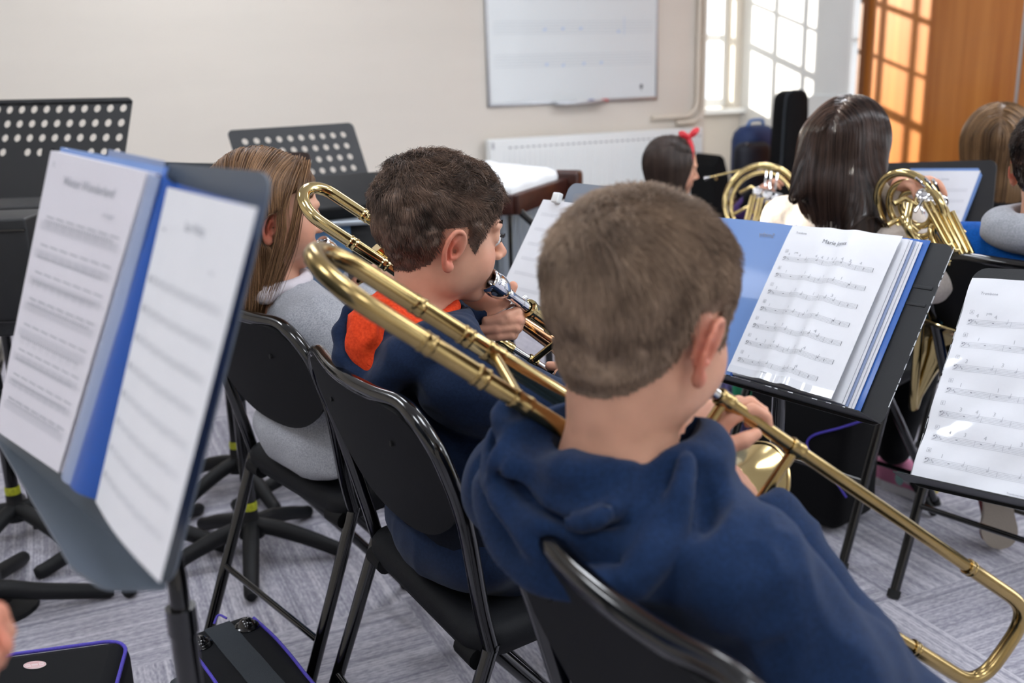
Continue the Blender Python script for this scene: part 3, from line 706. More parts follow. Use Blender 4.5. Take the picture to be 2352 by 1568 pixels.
for k in range(46):
    yy = rg.uniform(-.15, .155); mb.box((.2007+rg.uniform(-.0006, .0002), yy, -.0105), (.0012, rg.uniform(.002, .012), .0008), FB)
for k in range(30):
    xx = rg.uniform(-.3, .16); mb.box((xx, -.157, .0385), (rg.uniform(.003, .014), .0012, .0012), FB)
mb.build('chipped_edge', M['alu'], sB, smooth=False)
mb = MB(); mb.box((-.075, -.03, -.035), (.05, .09, .04), FB, .006); mb.build('tilt_bracket', M['plastic'], sB)
pt = onB(-.075, -.06, -.05); pb = V3(pt[0], pt[1], 0)
mb = MB(); mb.tube([pb+UZ*.05, pb+UZ*(pt[2]-.02), pt+nB*.03], .0125, 14); mb.build('pole', M['tube'], sB)
for k in range(3):
    a = .9+2*PI*k/3; d = V3(math.cos(a), math.sin(a), 0); mb = MB(); mb.tube([pb+UZ*.09, pb+d*.13+UZ*.05, pb+d*.26+UZ*.012], .010, 12); mb.build('leg', M['cast'], sB)
bk = thing('ring_folder', 'open blue plastic folder with a thick block of sleeved music', 'folder', onB(-.1, -.152, 0))
H = .155
def cb(x0, x1, z0, z1, h0=H, cv=0, dy=0): return lambda u, v: onB(x0+(x1-x0)*u, h0-2*h0*v+dy, z0+(z1-z0)*u+cv*math.sin(PI*u))
page(cb(-.345, -.115, -.004, -.004, H, .004), 'left_cover', M['folder_pale'], bk, .0012)
page(cb(-.117, -.108, -.002, .002), 'spine', M['folder_dark'], bk, .0014, 3, 8)
page(cb(-.108, .158, -.007, -.008, H), 'right_cover', M['folder'], bk, .0012)
for k in range(5): page(cb(-.104, .148-.004*k, -.004+.0032*k, -.0045+.0032*k, .149-.0006*k), 'clear_pocket', M['folder_grey'] if k == 2 else M['paper'], bk, .0012, 4, 4)
ik = Ink(lambda u, v: np.asarray(cb(-.345, -.115, .0, -.004, H, .004)(u/.23, v/.31)), nB, .0012)
ik.text('Smithy', .16, .03, .013, mirror=True); ik.build('show_through_writing', M['mid_ink'], bk)
def pB(u, v):   # top sleeve with two soft vertical folds
    w = .226; xx = u*w; z = .0145-.004*abs((xx-.075)/.075-0)*(xx < .075)*0
    z += .012*math.exp(-((xx-.085)/.018)**2)+.018*math.exp(-((xx-.14)/.02)**2)-.004*u*0
    z *= (.35+.65*v**.5) if v > 0 else .35
    return onB(-.102+xx, .1475-.295*v, z+.012)
mb = MB(); mb.sheet(pB, 60, 14, .0006); sheetB = mb.build('top_sheet', M['paper'], bk, sharp=60)
pm = lambda u, v: np.asarray(pB(u/.216, v/.295))
ik = Ink(pm, nB, .0014); pk = Ink(pm, nB, .0014)
ik.text('Trombone', .016, .017, .0052); ik.text('Marie Jones', .082, .032, .0105)
nn = [(f, 1+((i*3) % 3), k) for i, (f, k) in enumerate(zip((.06, .16, .24, .33, .44, .55, .66, .74, .82, .9), 'rhrhhqhhqz'))]
nums = ['44  443434  4', '1 11 1', '33 3 3', '11 1 1', '343   14', '434 3 4', '1 4']
HAND = [[(.02, '4'), (.043, '4'), (.082, '4'), (.092, '4'), (.102, '3'), (.112, '4'), (.122, '3'), (.136, '4'), (.148, '3'), (.165, '4')], [(.03, '1'), (.075, '1'), (.11, '1'), (.147, '1')], [(.025, '3'), (.07, '3'), (.105, '1'), (.145, '3')], [(.026, '1'), (.072, '1'), (.108, '1')], [(.035, '3'), (.055, '4'), (.077, '3'), (.125, '1'), (.144, '4')], [(.03, '4'), (.05, '3'), (.075, '4'), (.118, '3'), (.14, '4')], [(.03, '1'), (.14, '4')]]
for i, Lt in enumerate('ABCDEFG'):
    v0 = .064+i*.0335; u1 = .193 if i < 6 else .178
    for (a, b) in (((.012, v0-.0135), (.0175, v0-.0135)), ((.012, v0-.008), (.0175, v0-.008)), ((.012, v0-.0135), (.012, v0-.008)), ((.0175, v0-.0135), (.0175, v0-.008))): ik.line(*a, *b, .0003)
    ik.text(Lt, .0133, v0-.009, .0045)
    if i == 0: ik.text('J=90', .032, v0-.008, .004)
    ik.staff(.012, u1, v0, .0020, .00022, 5, [q for j, q in enumerate(nn) if (j+i) % 2 or j % 3 == 0])
    ik.line(u1, v0, u1, v0+.0072, .0008)
    for (u, ch) in HAND[i]: pk.text(ch, u, v0-.003, .0075)
ik.text('scanned', .078, .284, .0035)
ik.build('printed_music', M['dark_ink'], sheetB); pk.build('pencilled_numbers', M['pencil'], sheetB)
mb = MB(); mb.sheet(lambda u, v: np.asarray(pB(u, .955+.045*v))+nB*.0012, 30, 2, .0004); mb.build('sleeve_welt', M['sleeve'], sheetB)
# ---- stand C: sheet in a shiny sleeve, cut by the picture's edge
ax, ay, an = FB[:3, 0].copy(), FB[:3, 1].copy(), nB.copy()
yawC = math.radians(-8); Rz = np.array(Matrix.Rotation(math.radians(5), 3, Vector(an)))
FC = frame((0, 0, 0), Rz@ax, Rz@ay, Rz@an); dC = 1.40
tlc = at(2236, 640, dC); FC[:3, 3] = tlc+FC[:3, 0]*.105-FC[:3, 1]*.1485
onC = lambda a, b, c=0: tr(FC, (a, b, c))
sC = thing('music_stand', 'black music stand with chipped edge holding a sheet in a shiny sleeve', 'music stand', (onC(0.1, 0)[0]-.06, onC(.1, 0)[1]+.05, 0), 0, 'music stands')
mb = MB(); mb.prism(rrect(.50, .325, .02), -.001, .001, frame(onC(.14, .005, -.005), *FC[:3, :3].T)); mb.build('desk', M['desk'], sC, sharp=30)
mb = MB(); mb.prism([(-.255, 0), (.25, 0), (.25, .045), (-.25, .045)], -.001, .001, frame(onC(.14, -.153, -.005), FC[:3, 0], FC[:3, 2], -FC[:3, 1])); mb.build('ledge', M['desk'], sC, sharp=30)
mb = MB()
for k in range(60):
    yy = rg.uniform(-.15, .14); mb.box((-.1095, yy, -.0035), (.0012, rg.uniform(.002, .016), .001), FC)
mb.build('chipped_edge', M['alu'], sC, smooth=False)
mb = MB(); mb.box((.14, -.03, -.03), (.05, .09, .04), FC, .006); mb.build('tilt_bracket', M['plastic'], sC)
pt = onC(.14, -.06, -.04); pb = V3(pt[0], pt[1], 0)
mb = MB(); mb.tube([pb+UZ*.05, pb+UZ*(pt[2]-.02), pt+FC[:3, 2]*.02], .0125, 14); mb.build('pole', M['tube'], sC)
for k in range(3):
    a = .2+2*PI*k/3; d = V3(math.cos(a), math.sin(a), 0); mb = MB(); mb.tube([pb+UZ*.09, pb+d*.13+UZ*.05, pb+d*.26+UZ*.012], .010, 12); mb.build('leg', M['cast'], sC)
shC = thing('music_sheet', 'trombone sheet in a glossy sleeve, cut off by the picture edge', 'sheet music', onC(0, -.15, 0))
wav = lambda u, v: .0012*math.sin(9*u+14*v)+.001*math.sin(23*v-6*u)+.0008*math.sin(31*v+17*u)
pC = lambda u, v: onC(-.106+.235*u, .149-.300*v, .0015+wav(u, v))
mb = MB(); mb.sheet(pC, 24, 40, .0006); rs = mb.build('sleeved_sheet', M['sleeve'], shC, sharp=60)
pm = lambda u, v: np.asarray(pC(u/.235, v/.3)); ik = Ink(pm, FC[:3, 2], .0009); pk = Ink(pm, FC[:3, 2], .001)
ik.text('Trombone', .02, .025, .0055)
for i, Lt in enumerate('ABCDEFG'):
    v0 = .062+i*.034
    for (a, b) in (((.012, v0-.0135), (.0175, v0-.0135)), ((.012, v0-.008), (.0175, v0-.008)), ((.012, v0-.0135), (.012, v0-.008)), ((.0175, v0-.0135), (.0175, v0-.008))): ik.line(*a, *b, .0003)
    ik.text(Lt, .0133, v0-.009, .0045); ik.staff(.012, .225, v0, .0020, .00024, 5, [q for j, q in enumerate(nn) if (j+i) % 2 or j % 3 == 0])
    if i == 0: ik.text('J=90', .036, v0-.008, .004)
    for (u, ch) in HAND[i]: pk.text(ch, u*1.1, v0-.003, .008)
ik.text('Trombone music', .13, .292, .0035)
ik.build('printed_music', M['mid_ink'], rs); pk.build('pencilled_numbers', M['pencil'], rs)
mb = MB()
for k in range(60): mb.box((-.105+.0041*k, -.149, .0025), (.002, .004, .001), FC)
mb.build('sleeve_teeth', M['folder_grey'], rs, smooth=False)
# ---- perforated stands at the back left
def holes_for(w, cols, rows, p, r, ytop, skip=()): return (cols, rows, p, r, -(cols-1)*p/2, ytop, set(skip))
cE = at(104, 335, 2.95)
bE = atz(290, 1205, 0)
tE, _ = stand('black perforated music stand nearest the picture edge, behind the front stand', cE-UZ*.02, 196, 24, .545, .335, (cE[0]-.02, cE[1]+.04), holes_for(.545, 12, 5, .0445, .0118, .135, [(i, 4) for i in range(12)]+[(8, 3), (3, 3)]), rot=.5)
cF = at(699, 380, 3.55)
tF, _ = stand('black perforated music stand against the pale wall, angled up to its right', cF, 140, 26, .50, .30, (cF[0]+.03, cF[1]+.06), holes_for(.5, 10, 5, .0435, .0115, .105, [(i, 4) for i in range(8)]), rot=.2)
cG = at(45, 465, 3.35)
tG, _ = stand('low black perforated stand seen just under the big perforated one', cG-UZ*.085, 196, 24, .5, .30, tuple(atz(34, 1155, .10)[:2]), holes_for(.5, 10, 3, .0445, .0118, .12), rot=.75)
cH = at(455, 490, 3.0)
tH, _ = stand('black music stand whose top edge shows between sleeve and girl', cH, 196, 22, .5, .31, tuple(atz(545, 1048, .10)[:2]), None, rot=.35)
c1 = at(606, 455, 2.62)
tI, _ = stand('dark brown music stand whose top edge rises behind the grey girl\'s head', c1, 215, 18, .30, .25, tuple(atz(576, 1192, .10)[:2]), None, rot=-.1, dm='desk_brown')
def low_desk(t, c, yaw, w, h):
    a = math.radians(yaw); f = V3(math.sin(a), math.cos(a), 0); x = np.cross(UZ, f); b = math.radians(55); n = f*math.cos(b)+UZ*math.sin(b); y = -f*math.sin(b)+UZ*math.cos(b); F = frame(c, x, y, n)
    mb = MB(); mb.prism(rrect(w, h, .02), -.001, .001, F); mb.build('desk', M['desk'], t, sharp=30); mb = MB(); mb.box((0, -h/2, .02), (w-.01, .003, .04), F, .001); mb.build('ledge', M['desk'], t); mb = MB(); mb.box((0, 0, -.02), (.05, .07, .035), F, .006); mb.build('tilt_bracket', M['plastic'], t)
# nearest base at the picture's edge: its tip shows under the front stand
c2 = atz(-60, 1435, 0)
t = thing('music_stand', 'music stand whose curved leg reaches in from the picture edge', 'music stand', c2, 0, 'music stands')
cast_base(t, c2, math.radians(22), 5, L=.3, pole_top=c2+UZ*.70); low_desk(t, c2+UZ*.74, 190, .26, .19)
c3 = atz(745, 1105, 0)
t = thing('music_stand', 'music stand base half hidden behind the grey girl\'s chair', 'music stand', c3, 0, 'music stands')
cast_base(t, c3, math.radians(222), 5, L=.3, pole_top=c3+UZ*.62); low_desk(t, c3+UZ*.66, 215, .26, .18)
c4 = atz(322, 1268, 0)
t = thing('music_stand', 'music stand whose leg tips show around the front desk ledge', 'music stand', c4, 0, 'music stands')
cast_base(t, c4, math.radians(-76), 5, L=.25, pole_top=c4+UZ*.62); low_desk(t, c4+UZ*.67, 205, .34, .22)
# ================================================================== bags and cases on the floor
def tri_box(corner, ex, ey, h, rad, mtx_up=UZ):
    """soft-edged box standing on the floor: corner (plan), edges ex, ey (plan vectors), height h"""
    ex = np.asarray(ex, float); ey = np.asarray(ey, float); x = nz(ex); y = nz(ey-x*(ey@x)); w, l = np.linalg.norm(ex), abs(ey@y)
    c = np.asarray(corner)+x*w/2+y*l/2; F = frame(c+UZ*h/2, x, y, UZ if np.cross(x, y)[2] > 0 else UZ); mb = MB(); mb.box((0, 0, 0), (w, l, h), F, rad); return mb, F, w, l
def ring_on(F, w, l, z, rad, r, inset=.0):
    o = rrect(w-2*inset, l-2*inset, rad, 6); mb = MB(); mb.tube([tr(F, (a, b, z)) for a, b in o], r, 8, closed=True); return mb
# flat case with purple piping and a round sticker, bottom corner
zc = .20
a0, a1, a2 = atz(38, 1492, zc), atz(300, 1457, zc), atz(392, 1590, zc)
ex = a1-a0; ex[2] = 0; ey = a2-a1; ey = nz(ey)*.34; ey[2] = 0
ex = nz(ex)*(np.linalg.norm(ex)+.05); base = a0-nz(ex)*.05; base[2] = 0
t = thing('instrument_case', 'black soft case with purple piping and a round pale sticker', 'bag', (base+ex/2+ey/2)*V3(1, 1, 0), 0)
mb, F, w, l = tri_box(base, ex, ey, zc, .03); mb.build('body', M['bag'], t, sharp=70)
ring_on(F, w, l, zc/2-.006, .045, .0035, .003).build('top_piping', M['purple'], t); ring_on(F, w, l, -zc/2+.02, .045, .0035, -.001).build('bottom_piping', M['purple'], t)
sc = atz(80, 1527, zc+.001); xs, ys = nz(ex), nz(ey)
mb = MB(); mb.prism([(.0185*math.cos(q), .014*math.sin(q)) for q in np.linspace(0, 2*PI, 24, endpoint=False)], 0, .0008, frame(sc, xs, ys, UZ)); st = mb.build('sticker', M['sticker'], t)
ik = Ink(lambda u, v: sc+xs*u-ys*v+UZ*.0009, UZ, .0004)
ik.poly([(.0165*math.cos(q), .012*math.sin(q)) for q in np.linspace(0, 2*PI, 25)], .0006); ik.poly([(-.006, -.004), (.006, -.004), (.006, .004), (-.006, .004), (-.006, -.004)], .0006); ik.line(-.012, -.007, .011, -.007, .0008); ik.line(-.013, .006, .012, .006, .0006); ik.line(-.01, .0085, .01, .0085, .0006); ik.line(-.014, 0, -.008, 0, .0006); ik.line(.008, 0, .013, 0, .0006)
ik.build('sticker_print', M['sticker_red'], st)
# case standing on its long edge, rubber feet up
zc = .23
b0, b1, b2 = atz(425, 1408, zc), atz(582, 1395, zc), atz(765, 1585, zc)
d = nz((b2-b1)*V3(1, 1, 0)); wv = (b1-b0)*V3(1, 1, 0); sx = nz(wv-d*(wv@d)); W = .155
base = b1*V3(1, 1, 0)-sx*W
t = thing('instrument_case', 'black padded case with rubber studs and a webbing strap on top', 'bag', base+sx*W/2+d*.25, 0)
mb, F, w, l = tri_box(base, sx*W, d*.62, zc, .028); mb.build('body', M['bag'], t, sharp=70)
for sx_, r in ((-W/2+.012, .003), (W/2-.012, .003)):
    mb = MB(); mb.tube(spline([tr(F, (sx_+.004*math.sin(k*1.3), yy, zc/2-.004+.001)) for k, yy in enumerate(np.linspace(-l/2+.03, l/2-.03, 8))], 4), r, 8); mb.build('piping', M['purple'], t)
mb = MB(); mb.sheet(lambda u, v: tr(F, (-.024+.048*u, -l/2+.02+(l-.04)*v, zc/2+.0015+.0008*math.sin(30*v))), 3, 20, .002); mb.build('strap', M['webbing'], t)
for (xx, yy) in ((-.045, -l/2+.06), (.042, -l/2+.055)):
    P = tr(F, (xx, yy, zc/2)); mb = MB(); mb.lathe([(.0, .016), (.007, .0152), (.0125, .011), (.0155, .005), (.019, .0042), (.022, .002), (.0225, -.003)], frame(P, F[:3, 0], F[:3, 1], UZ), 20); mb.build('rubber_stud', M['tube'], t)
mb = MB(); mb.tube(spline([tr(F, (.0, -l/2+.005, zc/2-.002)), tr(F, (.012, -l/2-.002, zc/2+.008)), tr(F, (.022, -l/2+.012, zc/2+.004))], 4), .0022, 8); mb.build('zip_pull', M['purple'], t)
mb = MB(); mb.tube(spline([tr(F, (-W/2-.002, -l/2+.05, .05)), tr(F, (-W/2-.022, -l/2+.07, .06)), tr(F, (-W/2-.022, -l/2+.16, .06)), tr(F, (-W/2-.002, -l/2+.18, .05))], 5), .009, 10); mb.build('handle', M['webbing'], t)
# case under the dark-haired girl's chair
def rbx(c, size, yaw, rad):
    F = xf(c, yaw); mb = MB(); mb.box((0, 0, 0), size, F, rad); return mb, F
P = V3(.80, 2.50, .19)
t = thing('instrument_case', 'black case with a wavy purple edge under the dark-haired girl\'s chair', 'bag', (P[0], P[1], 0), 0)
mb, F = rbx(P, (.30, .20, .36), 50, .04); mb.build('body', M['bag2'], t, sharp=70)
mb = MB(); nf = -F[:3, 1]
pts = [at(*q) for q in ((1990, 963, 2.32), (1930, 982, 2.30), (1868, 1000, 2.28), (1855, 1025, 2.27), (1880, 1065, 2.25), (1910, 1090, 2.24), (1945, 1142, 2.22))]
pl = tr(F, (0, -.10, 0)); pts = [CAM+(p-CAM)*(((pl-CAM)@nf)/((p-CAM)@nf)) for p in pts]
mb.tube(spline([p+nf*.0015 for p in pts], 6), .003, 8); mb.build('piping', M['purple'], t)
# patterned bag with green flap seen under the blue folder
P = at(1722, 925, 3.0); P[2] = 0
t = thing('cloth_bag', 'navy patterned bag with a green flap seen below the blue folder', 'bag', P, 0)
mb, F = rbx(P+UZ*.15, (.17, .14, .30), 20, .05); mb.build('body', M['navy_pat'], t, sharp=70)
mb = MB(); mb.box((.01, -.062, .10), (.11, .04, .10), F, .018); mb.build('flap', M['green'], t, sharp=70)
mb = MB(); mb.box((-.02, -.078, .03), (.05, .015, .035), F, .006); mb.build('label_patch', M['resonator'], t, sharp=70)
# ---------------- alcove corner: bench, backpack, gig bag, black case, pale panel
bc = at(1722, 420, 6.15); bc[2] = 0
t = thing('bench', 'low bench under the navy backpack in the window corner', 'bench', bc, A25*-1)
Fb = frame(bc, WD, WN, UZ); mb = MB(); mb.box((0, 0, .37), (.5, .34, .03), Fb, .005); mb.build('seat', M['xylo_wood'], t)
for a in (-.2, .2):
    for b in (-.13, .13): mb = MB(); mb.box((a, b, .178), (.04, .04, .355), Fb, .004); mb.build('leg', M['xylo_wood'], t)
bp = bc+UZ*.386
t = thing('backpack', 'navy and black backpack with round badges beside the black gig bag', 'bag', bp, 0)
Fk = frame(bp, WD, WN, UZ)
def soft(name, c, size, m, par, rad, F=Fk):
    mb = MB(); mb.box(c, size, F, rad); o = mb.build(name, m, par, sharp=80); return o
soft('body', (.02, 0, .215), (.28, .2, .43), M['navy_bag'], t, .09)
soft('front_pocket', (-.07, -.10, .17), (.24, .12, .33), M['black_bag'], t, .055)
mb = MB(); mb.tube(spline([tr(Fk, (.07, -.11, .22)), tr(Fk, (.13, -.16, .235)), tr(Fk, (.165, -.15, .14)), tr(Fk, (.13, -.13, .04))], 6), .012, 10); mb.build('strap', M['blue_strap'], t)
mb = MB(); mb.tube(spline([tr(Fk, (-.05, -.02, .425)), tr(Fk, (-.03, -.03, .455)), tr(Fk, (.05, -.03, .455)), tr(Fk, (.07, -.02, .425))], 6), .009, 10); mb.build('top_handle', M['blue_strap'], t)
for (a, b, m) in ((-.045, .17, 'sticker'), (-.015, .195, 'shoe_pink')):
    mb = MB(); mb.lathe([(0, .006), (.02, .005), (.024, 0)], frame(tr(Fk, (a, -.161, b)), WD, UZ, -WN), 16); mb.build('badge', M[m], t)
mb = MB(); mb.lathe([(0, .006), (.008, .005), (.01, 0)], frame(tr(Fk, (-.14, -.14, .325)), WD, UZ, -WN), 12); mb.build('stud', M['chrome'], t)
g = at(1812, 330, 5.75); g[2] = 0
t = thing('gig_bag', 'tall black gig bag standing by the sunlit white wall', 'bag', g, 0)
Fg = frame(g, WD, WN, UZ)
outl = []
for z, hw_ in ((.0, .1), (.03, .15), (.12, .165), (.25, .15), (.36, .125), (.46, .125), (.55, .10), (.64, .088), (.9, .082), (.985, .076), (1.01, .06), (1.022, .03)): outl.append((hw_, z))
prof = outl+[(-a, b) for a, b in outl[::-1]]
mb = MB(); n = len(prof)
lay = [(-.05, .9), (-.062, .96), (-.045, 1), (.045, 1), (.062, .96), (.05, .9)]
vs = []; fs = []
for y_, k in [(-.07, .86), (-.062, .95), (-.045, 1), (.045, 1), (.062, .95), (.07, .86)]:
    for (a, b) in prof: vs.append((a*k, y_, .5+(b-.5)*(1-(1-k)*.35)))
for i in range(5):
    for j in range(n): fs.append((i*n+j, i*n+(j+1) % n, (i+1)*n+(j+1) % n, (i+1)*n+j))
fs += [tuple(range(n))[::-1], tuple(range(5*n, 6*n))]; mb.add(vs, fs, Fg); mb.build('body', M['bag2'], t, sharp=70)
mb = MB(); mb.tube([tr(Fg, (a, -.046, b)) for a, b in prof], .006, 8, closed=True); mb.build('zip_edge', M['webbing'], t)
k = at(1627, 420, 6.0); k[2] = 0
t = thing('instrument_case', 'slim black case with a small gold catch by the alcove corner', 'bag', k, 0)
Fk2 = frame(k, WD, WN, UZ); mb = MB(); mb.prism([(-.045, 0), (.06, 0), (.06, .52), (.02, .64), (-.005, .66), (-.045, .60)], -.12, .12, frame(k, WD, UZ, -WN)); mb.build('body', M['bag2'], t, sharp=30)
mb = MB(); mb.lathe([(0, .005), (.009, .004), (.011, 0)], frame(tr(Fk2, (-.03, -.12, .525)), WD, UZ, -WN), 14); mb.build('catch', M['brass'], t)
t = thing('leaning_board', 'pale grey board with rounded corner leaning on the white wall', 'board', wp(SCORN-.04, ALC+.93, 0), 0)
Fp = frame(wp(SCORN-.05, ALC+.95, .52), WN*-1, UZ, -WD); Fp[:3, 1] = nz(UZ+WD*.05); mb = MB(); mb.prism(rrect(.40, .88, .06), -.008, .008, Fp); mb.build('sheet', M['white_wall'], t, sharp=30)
mb = MB(); mb.tube([tr(Fp, (a, b, 0)) for a, b in rrect(.40, .88, .06)], .011, 8, closed=True); mb.build('edging', M['board'], t)
# ---------------- black loudspeaker boxes at the left edge
sp0 = at(45, 505, 1.98)
Fs = xf(V3(sp0[0], sp0[1], 0), 200)
t = thing('loudspeaker', 'black box loudspeaker on a pole at the picture edge', 'speaker', (sp0[0]-.1, sp0[1], 0), 0)
c = at(20, 640, 2.05)
Fs = frame(c, nz(V3(.96, .1, 0)), nz(V3(-.1, .96, 0)), UZ)
mb = MB(); mb.box((-.07, .08, 0), (.24, .16, .245), Fs, .006); mb.build('cabinet', M['dark_box'], t)
mb = MB(); mb.box((-.07, -.002, -.09), (.235, .006, .004), Fs); mb.box((-.07, -.002, .1), (.235, .006, .004), Fs); mb.build('front_seams', M['tube'], t)
pq = tr(Fs, (-.17, .08, -.12)); mb = MB(); mb.tube([V3(pq[0], pq[1], .02), pq], .016, 14); mb.build('pole', M['tube'], t)
mb = MB(); mb.lathe([(0, .0), (.085, 0), (.085, .012), (.03, .024), (.02, .05), (0, .05)], frame(V3(pq[0], pq[1], 0), V3(1, 0, 0), V3(0, 1, 0), UZ), 28); mb.build('round_base', M['cast'], t)
c = at(72, 500, 2.5)
t = thing('amplifier', 'small black amplifier box behind the loudspeaker', 'amplifier', (c[0], c[1], 0), 0)
Fs = frame(V3(c[0], c[1], c[2]-.03), nz(V3(.96, .1, 0)), nz(V3(-.1, .96, 0)), UZ)
mb = MB(); mb.box((-.05, .1, 0), (.19, .2, .12), Fs, .008); mb.build('cabinet', M['dark_box'], t)
mb = MB(); mb.box((-.05, -.003, -.01), (.16, .006, .07), Fs, .002); mb.build('grille', M['tube'], t)
for (a, b) in ((-.12, .03), (.02, .03), (-.12, .17), (.02, .17)): q = tr(Fs, (a, b, -.06)); mb = MB(); mb.tube([V3(q[0], q[1], 0), q], .012, 10); mb.build('leg', M['tube'], t)
# ---------------- xylophone under a white cover, beside a keyboard case
zt = .835
Q = [atz(q[0], q[1], zt) for q in ((828, 436), (1180, 443), (1296, 405), (1130, 384), (880, 396))]
Q = [V3(q[0], q[1], zt) for q in Q]
cx = sum(Q)/5
t = thing('xylophone', 'dark-wood xylophone with hanging grey resonator tubes near the radiator', 'xylophone', (cx[0], cx[1], 0), 0)
def rail(a, b, w, h, m, name, dz=0):
    d_ = nz(b-a); s_ = np.cross(UZ, d_); F = frame((a+b)/2+UZ*dz, d_, s_, UZ); mb = MB(); mb.box((0, 0, 0), (np.linalg.norm(b-a), w, h), F, .006); mb.build(name, m, t)
dn = -UZ*.035
rail(Q[1]+dn, Q[2]+dn, .03, .06, M['xylo_wood'], 'near_rail'); rail(Q[0]+dn, Q[1]+dn, .03, .06, M['xylo_wood'], 'end_rail'); rail(Q[2]+dn, Q[3]+dn, .03, .06, M['xylo_wood'], 'end_rail'); rail(Q[3]+dn, Q[4]+dn, .03, .06, M['xylo_wood'], 'far_rail')
d_ = nz(Q[2]-Q[1]); mb = MB(); mb.box((0, 0, 0), (.07, .10, .095), frame(Q[2]+d_*.02-UZ*.03, d_, np.cross(UZ, d_), UZ), .012); mb.build('end_block', M['xylo_wood'], t)
Lr = np.linalg.norm(Q[2]-Q[1])
for i in range(11):
    p = Q[1]+d_*(.03+i*(Lr-.06)/10)+np.cross(UZ, d_)*.05; mb = MB(); mb.tube([p-UZ*.03, p-UZ*(.44-.022*i)], .017, 12); mb.build('resonator', M['resonator'], t)
for i in range(9):
    p = Q[0]+(Q[1]-Q[0])*(.08+i*.1)+UZ*-.03+nz(Q[3]-Q[1])*.10; mb = MB(); mb.tube([p, p-UZ*(.3+.012*i)], .017, 12); mb.build('resonator', M['resonator'], t)
for q in (Q[0], Q[1], Q[2], Q[4]):
    q2 = q+nz(cx-q)*.06; mb = MB(); mb.tube([q2-UZ*.05, V3(q2[0], q2[1], .0)], .015, 10); mb.build('leg', M['tube'], t)
mb = MB(); mb.tube([at(1168, 462, 2.95), at(1232, 520, 2.95), at(1300, 590, 2.95)], .011, 10); mb.build('cross_brace', M['tube'], t)
mb = MB(); n5 = len(Q); lay = []
cv = thing('dust_cover', 'white cloth cover spread over the xylophone bars', 'cover', (cx[0], cx[1], zt), 0)
pts = []
for i in range(n5):
    a, b = Q[i], Q[(i+1) % n5]
    for k in range(8): pts.append(a+(b-a)*k/8)
pts = [p+nz((cx-p)*V3(1, 1, 0))*(.018) for p in pts]; m_ = len(pts); vs = []; fs = []; rg = np.random.default_rng(5)
for sc_, zz in ((1.0, -.012), (1.0, .008), (.97, .022), (.75, .028), (.4, .03), (.0, .03)):
    for i, p in enumerate(pts): vs.append(cx+(p-cx)*sc_+UZ*(zz+.006*math.sin(i*1.9+sc_*7)*(sc_ > .1)))
for i in range(5):
    for j in range(m_): fs.append((i*m_+j, i*m_+(j+1) % m_, (i+1)*m_+(j+1) % m_, (i+1)*m_+j))
fs.append(tuple(range(m_))[::-1]); mb.add(vs, fs); mb.build('cloth', M['cloth'], cv, sharp=80)
# keyboard on a stand with black slanting case, and a blue-grey cabinet below
c = at(800, 470, 2.62)
t = thing('keyboard', 'black keyboard on a stand between the grey girl and the boys', 'keyboard', (c[0], c[1], 0), 0)
Fs = frame(c, nz(V3(.86, .5, 0)), nz(V3(-.5, .86, 0)), UZ); Fs[:3, 1] = nz(Fs[:3, 1]+UZ*.3); Fs[:3, 2] = np.cross(Fs[:3, 0], Fs[:3, 1])
mb = MB(); mb.box((0, .06, 0), (.34, .22, .035), Fs, .008); mb.build('body', M['plastic'], t)
mb = MB(); mb.tube([tr(Fs, (.06, -.05, -.02)), tr(Fs, (.06, -.056, -.022))], .008, 10); mb.build('knob', M['chrome'], t)
kb_z = tr(Fs, (0, .0, -.02))[2]; q = tr(Fs, (0, .06, -.014)); mb = MB(); mb.tube([q, q-UZ*.06], .03, 14); mb.build('support_bracket', M['plastic'], t)
c = at(770, 600, 2.55)
t = thing('cabinet', 'blue-grey low cabinet with black side below the keyboard', 'cabinet', (c[0], c[1], 0), 0)
Fs = frame(V3(c[0], c[1], 0), nz(V3(.97, .2, 0)), nz(V3(-.2, .97, 0)), UZ); zt_ = kb_z-.012
mb = MB(); mb.box((-.02, .03, zt_/2), (.13, .02, zt_-.02), Fs, .003); mb.build('front_panel', M['bluegrey'], t)
mb = MB(); mb.box((.02, .1, zt_/2-.005), (.22, .11, zt_-.03), Fs, .003); mb.build('carcass', M['dark_box'], t)
mb = MB(); mb.box((-.0, .06, zt_-.004), (.2, .12, .012), Fs, .003); mb.build('top_edge', M['resonator'], t)
